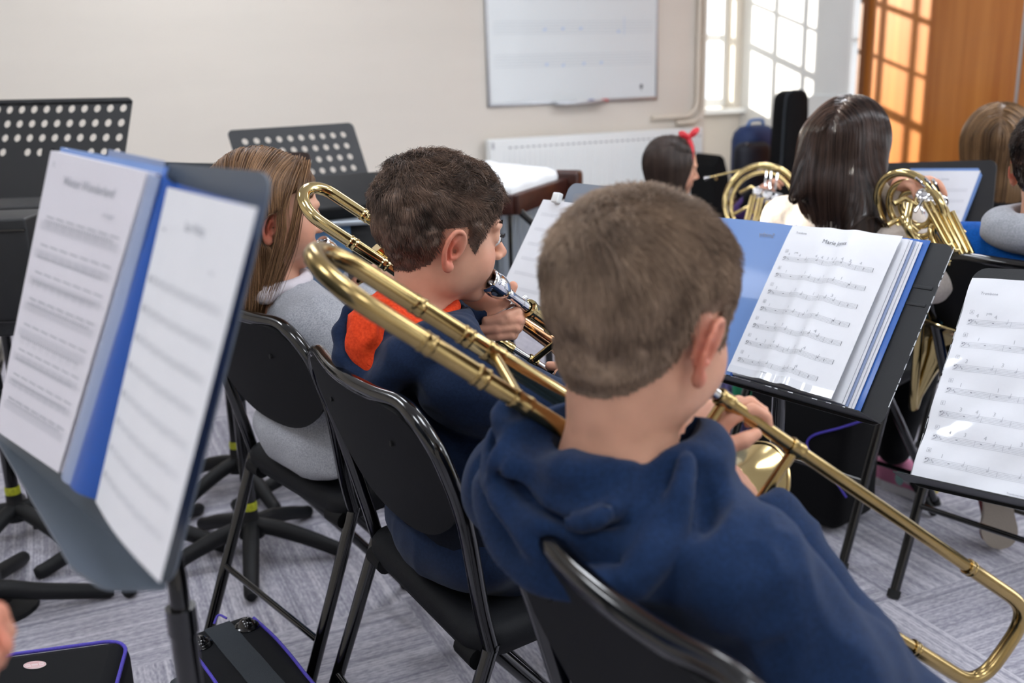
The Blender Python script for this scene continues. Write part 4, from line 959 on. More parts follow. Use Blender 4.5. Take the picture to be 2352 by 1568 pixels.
# ---- boy 2's own sheet on a stand (seen between the two boys), and the far horn stand
def sheet_stand(label, sl, corners_d, h, deskpad, cat_extra=None, tabs=None, lip=True, folder=None, dm='desk'):
    P = [at(*q) for q in corners_d]; c = sum(P)/4; x = nz((P[1]-P[0])+(P[2]-P[3])); y = nz((P[0]-P[3])+(P[1]-P[2])); n_ = nz(np.cross(x, y)); y = np.cross(n_, x); F = frame(c, x, y, n_)
    t = thing('music_stand', label, 'music stand', (c[0]-n_[0]*.06, c[1]-n_[1]*.06, 0), 0, 'music stands')
    w0, w1, h0, h1 = deskpad
    mb = MB(); mb.prism([(w0+q[0]+(w1-w0)/2, h0+q[1]+(h1-h0)/2) for q in rrect(w1-w0, h1-h0, .02)], -.014, -.012, F); mb.build('desk', M[dm], t, sharp=30)
    mb = MB(); mb.box(((w0+w1)/2, h0, .012), (w1-w0, .003, .05), F, .001); mb.build('ledge', M['desk'], t)
    pt = tr(F, ((w0+w1)/2, 0, -.03)); pb = V3(pt[0], pt[1], 0); mb = MB(); mb.tube([pb+UZ*.05, pt], .011, 12); mb.build('pole', M['tube'], t)
    for k in range(3):
        a = .6+2*PI*k/3; d = V3(math.cos(a), math.sin(a), 0); mb = MB(); mb.tube([pb+UZ*.09, pb+d*.13+UZ*.05, pb+d*.26+UZ*.012], .010, 12); mb.build('leg', M['cast'], t)
    s = thing('music_sheet', sl, 'sheet music', tr(F, (0, h0, 0)), 0)
    f = patch(P[0], P[1], P[2], P[3], .0, .004)
    if folder: page(lambda u, v: np.asarray(f(-.02+1.06*u, -.04+1.05*v))-n_*.005, 'folder_back', M[folder], s, .004)
    o = page(f, 'sheet', M['paper'], s, .0008)
    return t, s, o, f, F
t2, s2, o2, f2, F2 = sheet_stand('music stand with a grey desk top behind the boy with orange hood lining', 'white sheet clipped to a stand between the two boys', ((1248, 458, 1.95), (1345, 470, 1.84), (1262, 720, 1.86), (1138, 690, 1.97)), .28, (-.0, .25, -.14, .149), dm='desk_grey')
ik = Ink(lambda u, v: f2(u/.1, v/.24), F2[:3, 2], .0009)
for i in range(6):
    for k in range(4): ik.line(.012, .03+i*.034+k*.002, .09, .032+i*.034+k*.002, .0003)
ik.build('printed_music', M['pencil'], o2)
q = f2(.38, -.02); mb = MB(); mb.box((0, 0, .006), (.02, .02, .012), frame(q, *F2[:3, :3].T), .003); mb.build('clip', M['white_frame'], s2)
t5, s5, o5, f5, F5 = sheet_stand('black music stand by the wooden door with blue folder and music', 'horn music on the blue folder near the wooden door', ((2092, 392, 2.66), (2252, 392, 2.55), (2196, 540, 2.58), (2085, 540, 2.69)), .2, (-.30, .135, -.14, .11), folder='folder_pale')
ik = Ink(lambda u, v: f5(u/.18, v/.18), F5[:3, 2], .0009)
ik.text('Marie Jones', .06, .026, .01)
for i in range(4):
    for k in range(5): ik.line(.02, .05+i*.03+k*.002, .165, .05+i*.03+k*.002, .0003)
ik.build('printed_music', M['pencil'], o5)
# ================================================================== brass instruments
def pline(p, d, qx):
    """point on the line p + d*t whose picture x is qx"""
    r = ray(qx, 0); n = np.cross(r, UP); t = ((CAM-p)@n)/(d@n); return p+d*t
def ferr(t, p, d, r, m='brass', L=.014, nm='ferrule'):
    x, y, z = axes_from_z(nz(d)); mb = MB(); mb.lathe([(r*.9, -L/2), (r+.0006, -L/2), (r+.0014, -L/3), (r+.0006, -L/5), (r+.0006, L/5), (r+.0014, L/3), (r+.0006, L/2), (r*.9, L/2)], frame(p, x, y, z), 20); mb.build(nm, M[m], t)
def mouthpiece(t, p, d, m='silver', k=1.0):
    """p = centre of the rim, d = direction the shank points"""
    x, y, z = axes_from_z(nz(d)); prof = [(.0085, .004), (.0105, .0), (.0125, -.001), (.0138, .001), (.0138, .005), (.0132, .008), (.0138, .012), (.0142, .018), (.0125, .027), (.009, .034), (.0062, .038), (.0072, .041), (.0062, .044), (.0055, .05), (.0058, .07), (.0062, .088), (.003, .088)]
    mb = MB(); mb.lathe([(a*k, b*k) for a, b in prof], frame(p, x, y, z), 28); return mb.build('mouthpiece', M[m], t)
def bell_pts(r0, r1, L, n=26):
    out = []
    for i in range(n):
        u = i/(n-1); s = L*(1-(1-u)**1.35); e = max(L-s, 0)+.004; r = min(r1, .0175*(.16/(e+.02))**.78*(r1/.085)); out.append((max(r0, r), s))
    return out
def trombone(label, P0, E_lo, E_up, F0, bell_L, rim, main, slide_m, bellm, group=None, brace_at=(.3,), rt=.0072, up_start=None, mp=None, lead=None, inner=None):
    A = nz(E_lo-P0); S = E_up-E_lo; S = S-A*(S@A); E_up = E_lo+S
    t = thing('trombone', label, 'trombone', P0*V3(1, 1, 0)+UZ*(E_lo[2]-.02), 0, group)
    Nf = F0-P0; Nf = Nf-A*(Nf@A); F0 = P0+Nf
    R = np.linalg.norm(Nf)/2; nn = nz(Nf)
    Lt = (E_lo-P0)@A
    lt = .34*Lt      # the tuning slide and neckpipe reach this far along
    # rear bow
    c = (P0+F0)/2; bow = [P0+A*.12, P0+A*.06, P0]+[c-nn*R*math.cos(a)-A*R*1.1*math.sin(a) for a in np.linspace(0, PI, 15)[1:-1]]+[F0, F0+A*.06, F0+A*.12]
    mb = MB(); mb.tube(bow, .0098, 18); mb.build('tuning_bow', M[main], t)
    for q in (.06, .12): ferr(t, P0+A*q, A, .0098, main); ferr(t, F0+A*q, A, .0098, main)
    mb = MB(); mb.tube([P0+A*.12, P0+A*lt, P0+A*(lt+.02)], [.0088, .0088, .0095], 16); mb.build('neckpipe', M[main], t)
    # bell: long taper then flare
    pr = [(.0098, .12), (.0112, bell_L*.45), (.0135, bell_L*.68), (.0178, bell_L*.80), (.0235, bell_L*.88), (.034, bell_L*.935), (.048, bell_L*.966), (.066, bell_L*.987), (rim-.002, bell_L*.998), (rim, bell_L)]
    zz = np.array([p[1] for p in pr]); rr = np.array([p[0] for p in pr]); zs = np.concatenate([np.linspace(.12, bell_L*.8, 14), np.linspace(bell_L*.8, bell_L, 26)[1:]])
    rs_ = np.exp(np.interp(zs, zz, np.log(rr))); rs_[1:-1] = (rs_[:-2]+2*rs_[1:-1]+rs_[2:])/4
    x, y, z = axes_from_z(A); prof = list(zip(rs_, zs))
    mb = MB(); mb.lathe(prof+[(r-.0012, z_) for r, z_ in prof[::-1]], frame(F0, x, y, z), 56); b = mb.build('bell', M[bellm], t, sharp=80)
    mb = MB(); mb.tube([F0+A*bell_L+(x*math.cos(a)+y*math.sin(a))*rim for a in np.linspace(0, 2*PI, 56, endpoint=False)], .0022, 8, closed=True); mb.build('rim', M[main], b)
    for q in brace_at:
        mb = MB(); mb.tube([P0+A*(q*Lt), F0+A*(q*Lt-.012)], .0058, 12); mb.build('brace', M[main], t); ferr(t, P0+A*(q*Lt), A, .009, main, .022, 'brace_collar'); ferr(t, F0+A*(q*Lt-.012), A, .0105, main, .022, 'brace_collar')
    # hand slide
    ts = (up_start-E_up)@A if up_start is not None else -.62*Lt
    U_ = E_up+A*ts
    mb = MB(); mb.tube([U_+A*.03, E_up], rt, 16); mb.build('upper_slide_tube', M[slide_m], t)
    s_lo = max(lt, Lt+ts); mb = MB(); mb.tube([P0+A*(s_lo+.03), E_lo], rt, 16); mb.build('lower_slide_tube', M[slide_m], t)
    mb = MB(); mb.tube([P0+A*lt, P0+A*(s_lo+.05)], rt*.82, 14); mb.tube([U_-A*.02, U_+A*.05], rt*.82, 14); mb.build('inner_slide_tubes', M[inner or 'chrome'], t)
    c = (E_lo+E_up)/2; h = np.linalg.norm(S)/2; s = nz(S)
    crook = [E_lo-A*.07, E_lo]+[c-s*h*math.copysign(abs(math.cos(a))**.6, math.cos(a))+A*.042*abs(math.sin(a))**.8 for a in np.linspace(0, PI, 17)[1:-1]]+[E_up, E_up-A*.07]
    mb = MB(); mb.tube(crook, rt+.0012, 16); mb.build('slide_crook', M[slide_m], t)
    ferr(t, E_lo-A*.07, A, rt+.001, slide_m, .01); ferr(t, E_up-A*.07, A, rt+.001, slide_m, .01)
    mb = MB(); mb.tube([E_lo+A*.03-s*.01, E_lo+A*.045-s*.03], .003, 8); mb.build('water_key', M[slide_m], t)
    for q in (.035, .135):
        a0, b0 = U_+A*q, E_lo+A*(ts+q)
        mb = MB(); mb.tube([a0, b0], .0058, 14); mb.build('hand_brace', M[main], t); ferr(t, a0, A, rt+.001, main, .018, 'brace_collar'); ferr(t, b0, A, rt+.001, main, .018, 'brace_collar')
    if mp is not None:
        mouthpiece(t, mp, U_-mp)
        d = nz(U_-mp); L = np.linalg.norm(U_-mp); mb = MB(); mb.tube([mp+d*.08, U_], .0085, 16); mb.build('lead_pipe', M[main], t)
    return t, A, S, U_
# trombone 1: over the shoulder of the boy in front
T1P = at(724, 628, .86); T1E = at(2192, 1546, 1.14); T1U = at(2330, 1374, 1.14); T1F = at(773, 583, .97)
_a = nz(T1E-T1P); T1P = T1P+_a*.058; T1F = T1F+_a*.058
T1 = trombone('old brass trombone held by the navy-hooded boy with light brown hair', T1P, T1E, T1U, T1F, .50, .084, 'brass_dull', 'brass_dull', 'brass', 'trombones', brace_at=(.21, .39), up_start=pline(T1U, nz(T1E-T1P), 1606))
# trombone 2
T2P = at(697, 484, 1.54); T2dir = at(1310, 886, 1.70)
T2A = nz(T2dir-T2P); T2E = T2P+T2A*.92; T2F = at(745, 432, 1.60); _q = T2A*.03; T2P = T2P+_q; T2F = T2F+_q
T2U = T2E+ (at(1255, 737, 1.60)-pline(T2P, T2A, 1255))
mp2 = at(1119, 641, 1.47); lead2 = at(1262, 742, 1.60)
T2 = trombone('shiny brass trombone with copper-coloured bell, played by the dark-haired boy', T2P, T2E, T2U, T2F, .575, .09, 'brass', 'chrome', 'rose', 'trombones', brace_at=(.3,), up_start=at(1262, 742, 1.60)-nz(lead2-mp2)*.0, mp=None)
t2 = T2[0]
mouthpiece(t2, mp2, lead2-mp2, k=1.35)
d2 = nz(lead2-mp2)
mb = MB(); mb.tube([mp2+d2*.09, mp2+d2*.118], .0085, 16); mb.build('mouthpiece_shank', M['silver'], t2)
mb = MB(); mb.lathe([(.010, .108), (.0148, .11), (.0155, .114), (.0142, .119), (.0138, .124), (.0138, .172), (.0145, .176), (.0165, .180), (.0165, .186), (.009, .19)], frame(mp2, *axes_from_z(d2)), 28); mb.build('cork_barrel', M['brass'], t2)
# brace bar gripped by the left hand
bq0, bq1 = at(1150, 722, 1.53), at(1203, 688, 1.55)
mb = MB(); mb.tube([bq0-(bq1-bq0)*.3, bq1+(bq1-bq0)*.12], .0055, 14); mb.build('grip_brace', M['chrome'], t2)
mb = MB(); mb.tube([at(868, 566, 1.60), at(888, 592, 1.61), at(905, 618, 1.62)], [.017, .015, .008], 16); mb.build('counterweight', M['brass'], t2)
mb = MB(); mb.tube([at(1258, 858, 1.60), at(1285, 832, 1.61), at(1320, 806, 1.63)], .005, 12); mb.build('slide_handle', M['plastic'], t2)
ferr(t2, at(1160, 792, 1.66), T2A, .0095, 'brass', .03, 'slide_receiver')
mb = MB(); mb.tube([at(1040, 690, 1.60), at(1050, 705, 1.6), at(1068, 712, 1.6)], [.009, .011, .007], 14); mb.tube([at(1058, 716, 1.6), at(1082, 694, 1.59)], .004, 10); mb.build('bell_lock', M['brass'], t2)
# cornet of the girl in grey: mostly hidden, only the silver mouthpiece and lead pipe show
mp3 = at(738, 558, 1.82); ld3 = at(800, 607, 1.88)
t = thing('cornet', 'brass cornet with silver mouthpiece played by the girl in grey', 'cornet', V3(ld3[0], ld3[1], .7), 0)
mouthpiece(t, mp3, ld3-mp3, k=1.15); d3 = nz(ld3-mp3); x3, y3, z3 = axes_from_z(d3)
mb = MB(); mb.tube([mp3+d3*.09, mp3+d3*.30], .0062, 14); mb.build('lead_pipe', M['brass'], t)
dn3 = nz(-UZ+d3*(UZ@d3)); q0 = mp3+d3*.30
mb = MB(); mb.tube([q0]+[q0+dn3*.028*(1-math.cos(a))+d3*.028*math.sin(a) for a in np.linspace(0, PI, 9)]+[q0+dn3*.056-d3*.16], .006, 12); mb.build('tuning_slide', M['brass'], t)
for k in range(3):
    c = mp3+d3*(.16+.03*k)+dn3*.03; mb = MB(); mb.tube([c-dn3*.045, c+dn3*.05], .0125, 14); mb.build('valve', M['silver'], t)
c0 = mp3+d3*.12+dn3*.012; mb = MB(); mb.lathe([(.006, 0), (.0075, .16), (.012, .24), (.02, .29), (.034, .325), (.055, .345), (.058, .347)], frame(c0, x3, y3, z3), 30); mb.build('bell', M['brass'], t)
# french horns
def french_horn(label, c, rx, ry, r, valves, vt, levers, bell_c, bell_ax, bell_r, ring_n=2, mouth=None, m='brass', coil=None):
    """c: centre of the coil, rx/ry its two in-plane unit axes (picture right / up), r radius"""
    t = thing('french_horn', label, 'french horn', (c[0], c[1], c[2]-r), 0, 'french horns'); n = np.cross(rx, ry); cc_, cx_, cy_ = coil or (c, rx, ry); cn_ = np.cross(cx_, cy_)
    for k in range(ring_n):
        rr = r-.021*k; a0 = -.5+.5*k; mb = MB(); mb.tube([cc_+cn_*(.004-.012*k)+rr*(cx_*math.cos(a)+cy_*math.sin(a)*1.08) for a in np.linspace(a0, a0+1.75*PI, 40)], .0075 if k else .009, 12); mb.build('coil', M[m], t)
    mb = MB(); mb.tube([c+rx*(-r*.6)+ry*(r*.35), c+rx*(-r*.3)+ry*r*.5, c+rx*r*.05+ry*r*.25], .0065, 12); mb.tube([c-rx*r*.8-ry*r*.25, c-rx*r*.4-ry*r*.05, c-ry*r*.45], .0065, 12); mb.build('branch', M[m], t)
    for (a, b) in valves:
        p = c+rx*a+ry*b+n*.025; mb = MB(); mb.lathe([(.0, .006), (.004, .006), (.005, .003), (.013, .003), (.0155, .001), (.016, -.004), (.016, -.04), (0, -.04)], frame(p, rx, ry, n), 24); mb.build('rotary_valve', M['silver'], t)
    for (a0, b0, a1, b1) in vt:
        p0, p1 = c+rx*a0+ry*b0+n*.03, c+rx*a1+ry*b1+n*.03; d = nz(p1-p0); s = nz(np.cross(n, d))
        mb = MB(); mb.tube([p0, p1]+[p1+s*.0055+(-s*.0055*math.cos(q)+d*.0055*math.sin(q)) for q in np.linspace(0, PI, 7)]+[p0+s*.011], .0048, 10); mb.build('valve_slide', M[m], t)
    for (a0, b0, a1, b1) in levers:
        p0, p1 = c+rx*a0+ry*b0+n*.04, c+rx*a1+ry*b1+n*.045; mb = MB(); mb.tube([p0, (p0+p1)/2+n*.004, p1], [.0025, .003, .004], 8); mb.build('lever', M['silver'], t)
    if mouth is not None:
        q1 = c+ry*r*1.02-rx*r*.25+n*.006; mb = MB(); mb.tube([mouth, mouth+(q1-mouth)*.12], [.0075, .0035], 12); mb.build('mouthpiece', M['silver'], t)
        mb = MB(); mb.tube([mouth+(q1-mouth)*.1, mouth+(q1-mouth)*.7, q1+rx*.02, q1+rx*r*.8-ry*r*.08], [.0035, .0045, .006, .007], 12); mb.build('lead_pipe', M[m], t)
    x, y, z = axes_from_z(nz(bell_ax)); L = .24
    prof = [(.012, -L), (.02, -L*.75), (.033, -L*.5), (.055, -L*.27), (.085, -L*.11), (bell_r*.88, -.012), (bell_r, 0)]
    pz = np.linspace(-L, 0, 30); pr_ = np.interp(pz, [p[1] for p in prof], [p[0] for p in prof]); pr_[1:-1] = (pr_[:-2]+2*pr_[1:-1]+pr_[2:])/4
    mb = MB(); lp_ = list(zip(pr_, pz)); mb.lathe(lp_+[(a-.0015, b) for a, b in lp_[::-1]], frame(bell_c, x, y, z), 44); b = mb.build('bell', M[m], t, sharp=80)
    mb = MB(); mb.tube([bell_c+bell_r*(x*math.cos(q)+y*math.sin(q)) for q in np.linspace(0, 2*PI, 44, endpoint=False)], .0028, 8, closed=True); mb.build('rim', M[m], b)
    tail = bell_c-z*L; mb = MB(); mb.tube(spline([tail+z*.02, tail-z*.03, (tail+c)/2-ry*.05, c-ry*r]), .0105, 12); mb.build('bell_tail', M[m], t)
    return t
hc = at(1752, 470, 3.42); hx = nz(RT*1.0-FW*.25); hy = nz(UP+FW*.1)
kx = 3.42/FPX
vtb = [((1728-1752)*kx, -(452-470)*kx, (1712-1752)*kx, -(512-470)*kx), ((1744-1752)*kx, -(458-470)*kx, (1730-1752)*kx, -(516-470)*kx), ((1762-1752)*kx, -(466-470)*kx, (1750-1752)*kx, -(520-470)*kx), ((1776-1752)*kx, -(474-470)*kx, (1766-1752)*kx, -(524-470)*kx)]
french_horn('french horn played by the girl with a red bow', hc, hx, hy, .128, [((1741-1752)*kx, -(443-470)*kx), ((1762-1752)*kx, -(452-470)*kx), ((1782-1752)*kx, -(462-470)*kx)], vtb,
    [((1762-1752)*kx, .11, (1758-1752)*kx, .055), ((1772-1752)*kx, .105, (1768-1752)*kx, .045), ((1786-1752)*kx, .10, (1780-1752)*kx, .04), ((1740-1752)*kx, .05, (1795-1752)*kx, .02)], at(1800, 640, 3.3), nz(RT*.6-UP*.3-FW*.5), .12, mouth=at(1618, 410, 3.5))
hc2 = at(2108, 495, 2.13); k2 = 2.13/FPX; hx2 = nz(RT-FW*.15); hy2 = nz(UP*.95-RT*.3)
g2 = lambda q: ((q[0]-2108)*k2, -(q[1]-495)*k2)
hx2f, hy2f = nz(RT-FW*.2), nz(UP+FW*.15)
vt2 = [(*g2((2118, 475)), *g2((2158, 570))), (*g2((2134, 483)), *g2((2174, 582))), (*g2((2150, 490)), *g2((2188, 592))), (*g2((2164, 500)), *g2((2200, 596)))]
H2 = french_horn('french horn held by the girl with long dark hair', hc2, hx2f, hy2f, .078, [g2((2118, 455)), g2((2136, 462)), g2((2153, 472))], vt2,
    [(*g2((2118, 440)), *g2((2098, 420))), (*g2((2135, 445)), *g2((2118, 422))), (*g2((2148, 452)), *g2((2134, 425))), (*g2((2112, 470)), *g2((2092, 500))), (*g2((2104, 480)), *g2((2110, 505)))], at(2188, 705, 2.26), nz(-FW*.45+UP*.78+RT*.12), .125, ring_n=3, coil=(at(2092, 482, 2.16), nz(RT*.55-FW*.8-UP*.1), nz(UP*.95-RT*.25)))
mb = MB()
mb = MB(); cc = at(2190, 560, 2.12); mb.tube([cc+.048*(hx2f*math.cos(a)*.75+nz(hy2f-hx2f*.5)*math.sin(a)*1.1) for a in np.linspace(0, 2*PI, 30, endpoint=False)], .0085, 12, closed=True); mb.build('lower_coil', M['brass'], H2)
mb = MB(); cc = at(2180, 545, 2.14); mb.tube([cc+.036*(hx2f*math.cos(a)*.75+nz(hy2f-hx2f*.5)*math.sin(a)*1.3) for a in np.linspace(0, 2*PI, 30, endpoint=False)], .007, 12, closed=True); mb.build('lower_coil', M['brass'], H2)
mb = MB(); mb.tube(spline([at(2072, 500, 2.12), at(2100, 545, 2.1), at(2150, 585, 2.1), at(2205, 612, 2.1)], 6), .009, 12); mb.tube(spline([at(2090, 470, 2.12), at(2085, 520, 2.1), at(2115, 570, 2.1), at(2160, 600, 2.1)], 6), .009, 12); mb.build('main_branch', M['brass'], H2)
# ================================================================== people (signed-distance bodies, one continuous skin each)
_tab = np.random.default_rng(21).random((32, 32, 32)).astype(np.float32)
def vnoise(P):
    P = np.asarray(P, np.float32); i = np.floor(P).astype(int); f = P-i; f = f*f*(3-2*f); i &= 31; j = (i+1) & 31
    a, b, c = f[..., 0], f[..., 1], f[..., 2]; g = lambda x, y, z: _tab[x[..., 0], y[..., 1], z[..., 2]]
    x0 = g(i, i, i)*(1-a)+g(j, i, i)*a; x1 = g(i, j, i)*(1-a)+g(j, j, i)*a; x2 = g(i, i, j)*(1-a)+g(j, i, j)*a; x3 = g(i, j, j)*(1-a)+g(j, j, j)*a
    return (x0*(1-b)+x1*b)*(1-c)+(x2*(1-b)+x3*b)*c-.5
class Field:
    def __init__(s, lo, hi, h):
        s.lo = np.array(lo, float); s.h = h; n = np.ceil((np.array(hi)-s.lo)/h).astype(int)+1; s.n = n
        s.ax = [s.lo[i]+h*np.arange(n[i]) for i in range(3)]; s.A = np.full(n, .05, np.float32)
    def _sl(s, lo, hi):
        a = np.clip(np.floor((np.array(lo)-s.lo)/s.h).astype(int), 0, s.n); b = np.clip(np.ceil((np.array(hi)-s.lo)/s.h).astype(int)+1, 0, s.n)
        if np.any(b <= a): return None
        return tuple(slice(a[i], b[i]) for i in range(3))
    def _app(s, lo, hi, fn, k, mode):
        m = k+4*s.h; sl = s._sl(np.array(lo)-m, np.array(hi)+m)
        if sl is None: return
        X = s.ax[0][sl[0]][:, None, None]; Y = s.ax[1][sl[1]][None, :, None]; Z = s.ax[2][sl[2]][None, None, :]
        d = fn(X, Y, Z).astype(np.float32); a = s.A[sl]
        if mode == 'sub': d = -d; h = np.clip(.5-.5*(a-d)/k, 0, 1); s.A[sl] = a*(1-h)+d*h+k*h*(1-h); return
        h = np.clip(.5+.5*(a-d)/k, 0, 1); s.A[sl] = a*(1-h)+d*h-k*h*(1-h)
    def ell(s, c, r, R=None, k=.01, mode='add'):
        c = np.asarray(c, float); r = np.asarray(r, float)*np.ones(3); R = np.eye(3) if R is None else R; e = np.abs(R)@r
        def fn(X, Y, Z):
            x, y, z = X-c[0], Y-c[1], Z-c[2]; q = [(R[0, i]*x+R[1, i]*y+R[2, i]*z)/r[i] for i in range(3)]
            k0 = np.sqrt(q[0]**2+q[1]**2+q[2]**2); k1 = np.sqrt((q[0]/r[0])**2+(q[1]/r[1])**2+(q[2]/r[2])**2)+1e-9; return k0*(k0-1)/k1
        s._app(c-e, c+e, fn, k, mode)
    def cone(s, a, b, ra, rb, k=.01, mode='add', flat=None):
        """rounded cone; flat=(axis,factor) squeezes the section along axis"""
        a = np.asarray(a, float); b = np.asarray(b, float); r = max(ra, rb)
        def fn(X, Y, Z):
            x, y, z = X-a[0], Y-a[1], Z-a[2]; ba = b-a
            if flat is not None:
                u, f = flat; q = (x*u[0]+y*u[1]+z*u[2])*(f-1); x, y, z = x+u[0]*q, y+u[1]*q, z+u[2]*q; ba = ba+u*((ba@u)*(f-1))
            t = np.clip((x*ba[0]+y*ba[1]+z*ba[2])/(ba@ba+1e-12), 0, 1)
            d = np.sqrt((x-t*ba[0])**2+(y-t*ba[1])**2+(z-t*ba[2])**2)-(ra+(rb-ra)*t); return d if flat is None else d/(1+(flat[1]-1)*.5)
        s._app(np.minimum(a, b)-r, np.maximum(a, b)+r, fn, k, mode)
    def chain(s, pts, rs, k=.004, mode='add'):
        rs = np.full(len(pts), rs) if np.isscalar(rs) else rs
        for i in range(len(pts)-1): s.cone(pts[i], pts[i+1], rs[i], rs[i+1], k, mode)
    def half(s, p, n, k=.004):
        """keep only the side the normal n points away from"""
        p = np.asarray(p); n = np.asarray(n); X, Y, Z = s.ax[0][:, None, None], s.ax[1][None, :, None], s.ax[2][None, None, :]
        s.A = np.maximum(s.A, ((X-p[0])*n[0]+(Y-p[1])*n[1]+(Z-p[2])*n[2]).astype(np.float32))
    def mesh(s):
        g = openvdb.FloatGrid(.05); g.copyFromArray(np.clip(s.A, -3*s.h, 3*s.h)); v, t, q = g.convertToPolygons(0.0, 0.0)
        return s.lo+v.astype(float)*s.h, q.astype(np.int32)
    def sample(s, P):
        q = (np.asarray(P)-s.lo)/s.h; q = np.clip(q, 0, s.n-1.001); i = q.astype(int); f = q-i; o = 0
        for dx in (0, 1):
            for dy in (0, 1):
                for dz in (0, 1):
                    w = (f[:, 0] if dx else 1-f[:, 0])*(f[:, 1] if dy else 1-f[:, 1])*(f[:, 2] if dz else 1-f[:, 2]); o = o+w*s.A[i[:, 0]+dx, i[:, 1]+dy, i[:, 2]+dz]
        return o
    def grad(s, P):
        e = s.h; g = np.stack([s.sample(P+np.eye(3)[i]*e)-s.sample(P-np.eye(3)[i]*e) for i in range(3)], 1); return g/(np.linalg.norm(g, axis=1)[:, None]+1e-9)
def vnormals(v, q):
    n = np.zeros_like(v); fn = np.cross(v[q[:, 2]]-v[q[:, 0]], v[q[:, 3]]-v[q[:, 1]])
    for i in range(4): np.add.at(n, q[:, i], fn)
    return n/(np.linalg.norm(n, axis=1)[:, None]+1e-12)
def smooth_mesh(v, q, it=2, lam=.5):
    e = np.vstack([q[:, [0, 1]], q[:, [1, 2]], q[:, [2, 3]], q[:, [3, 0]]]); deg = np.bincount(e.ravel(), minlength=len(v))[:, None]+1e-9
    for _ in range(it):
        a = np.zeros_like(v); np.add.at(a, e[:, 0], v[e[:, 1]]); np.add.at(a, e[:, 1], v[e[:, 0]]); v = v+(a/deg-v)*lam
    return v
def set_attr(o, name, vals):
    at_ = o.data.attributes.new(name, 'FLOAT', 'POINT'); at_.data.foreach_set('value', np.asarray(vals, np.float32))
def attr_mat(name, c0, c1, rough, attr, sss=0, spec=.4, noise=.08, nscale=60, coat=0, bump=0, bscale=600, sheen=0):
    m = mat(name, c0, rough, sss=sss, spec=spec, coat=coat, bump=bump, bscale=bscale); nt = m.node_tree; N = nt.nodes.new; L = nt.links.new; b = nt.nodes['Principled BSDF']
    a = N('ShaderNodeAttribute'); a.attribute_name = attr; mx = N('ShaderNodeMix'); mx.data_type = 'RGBA'
    mx.inputs[6].default_value = lin(*c0); mx.inputs[7].default_value = lin(*c1); L(a.outputs['Fac'], mx.inputs[0])
    tc = N('ShaderNodeTexCoord'); n = N('ShaderNodeTexNoise'); n.inputs['Scale'].default_value = nscale; n.inputs['Detail'].default_value = 3; L(tc.outputs['Object'], n.inputs['Vector'])
    mr = N('ShaderNodeMapRange'); mr.inputs[3].default_value = 1-noise; mr.inputs[4].default_value = 1+noise; mr.inputs[1].default_value = .3; mr.inputs[2].default_value = .7; L(n.outputs['Fac'], mr.inputs[0])
    mu = N('ShaderNodeMix'); mu.data_type = 'RGBA'; mu.blend_type = 'MULTIPLY'; mu.inputs[0].default_value = 1; L(mx.outputs[2], mu.inputs[6]); L(mr.outputs[0], mu.inputs[7]); L(mu.outputs[2], b.inputs['Base Color'])
    if sheen: b.inputs['Sheen Weight'].default_value = sheen; b.inputs['Sheen Roughness'].default_value = .5
    return m
M['skin'] = attr_mat('skin', (208, 158, 132), (190, 92, 70), .5, 'flush', sss=.12, spec=.35, noise=.06, nscale=40)
def cloth_mat(name, rgb, rgb2=None, rough=.9, scale=260, var=.18, sheen=.25):
    m = mat(name, rgb, rough, var=var, vscale=scale, bump=.35, bscale=1300, spec=.15, rgb2=rgb2); b = m.node_tree.nodes['Principled BSDF']; b.inputs['Sheen Weight'].default_value = sheen*.35; b.inputs['Sheen Roughness'].default_value = .5; return m
M['navy'] = cloth_mat('navy_fleece', (22, 40, 70), (27, 48, 82), var=.08)
M['navy2'] = cloth_mat('dark_navy_fleece', (20, 33, 57), (25, 40, 67), var=.08)
M['orange'] = cloth_mat('orange_hood_lining', (206, 58, 24), (224, 74, 34), var=.1, sheen=.1)
M['grey'] = cloth_mat('grey_marl_jersey', (150, 153, 160), (184, 186, 192), scale=420, var=.12, sheen=.1)
M['collar'] = cloth_mat('white_polo_collar', (222, 216, 222), var=.03, sheen=0)
M['beige'] = cloth_mat('beige_jersey', (196, 184, 172), (208, 198, 188), var=.06, sheen=.1)
M['black_cloth'] = cloth_mat('black_jersey', (20, 20, 23), var=.2, sheen=.05)
M['dark_trouser'] = cloth_mat('dark_jersey_trousers', (20, 24, 34), var=.2, sheen=.05)
M['purple_cloth'] = cloth_mat('purple_jersey', (74, 52, 108), var=.1)
M['royal'] = cloth_mat('royal_blue_fleece', (18, 88, 176), (26, 104, 198), var=.08)
M['hood_grey'] = cloth_mat('grey_hood_jersey', (160, 164, 170), (182, 184, 190), var=.08)
M['eye'] = mat('eye_white', (226, 224, 222), .15, coat=.5); M['iris'] = mat('dark_iris', (36, 26, 20), .1, coat=.8); M['lash'] = mat('dark_lash', (26, 18, 15), .6)
def hair_mat(name, c0, c1, rough=.36): return attr_mat(name, c0, c1, rough, 'tone', spec=.45, noise=.12, nscale=25)
M['hair_light'] = hair_mat('light_brown_hair', (106, 87, 71), (176, 150, 126), .5)
M['hair_brown'] = hair_mat('dark_brown_hair', (50, 39, 33), (150, 122, 104), .42)
M['hair_long'] = hair_mat('mid_brown_hair', (74, 50, 34), (160, 122, 86), .34)
M['hair_dark'] = hair_mat('nearly_black_hair', (26, 20, 19), (74, 56, 48), .2)
M['hair_choc'] = hair_mat('chocolate_hair', (40, 31, 28), (78, 62, 54), .34)
M['hair_fair'] = hair_mat('light_brown_long_hair', (66, 48, 34), (160, 124, 86), .34)
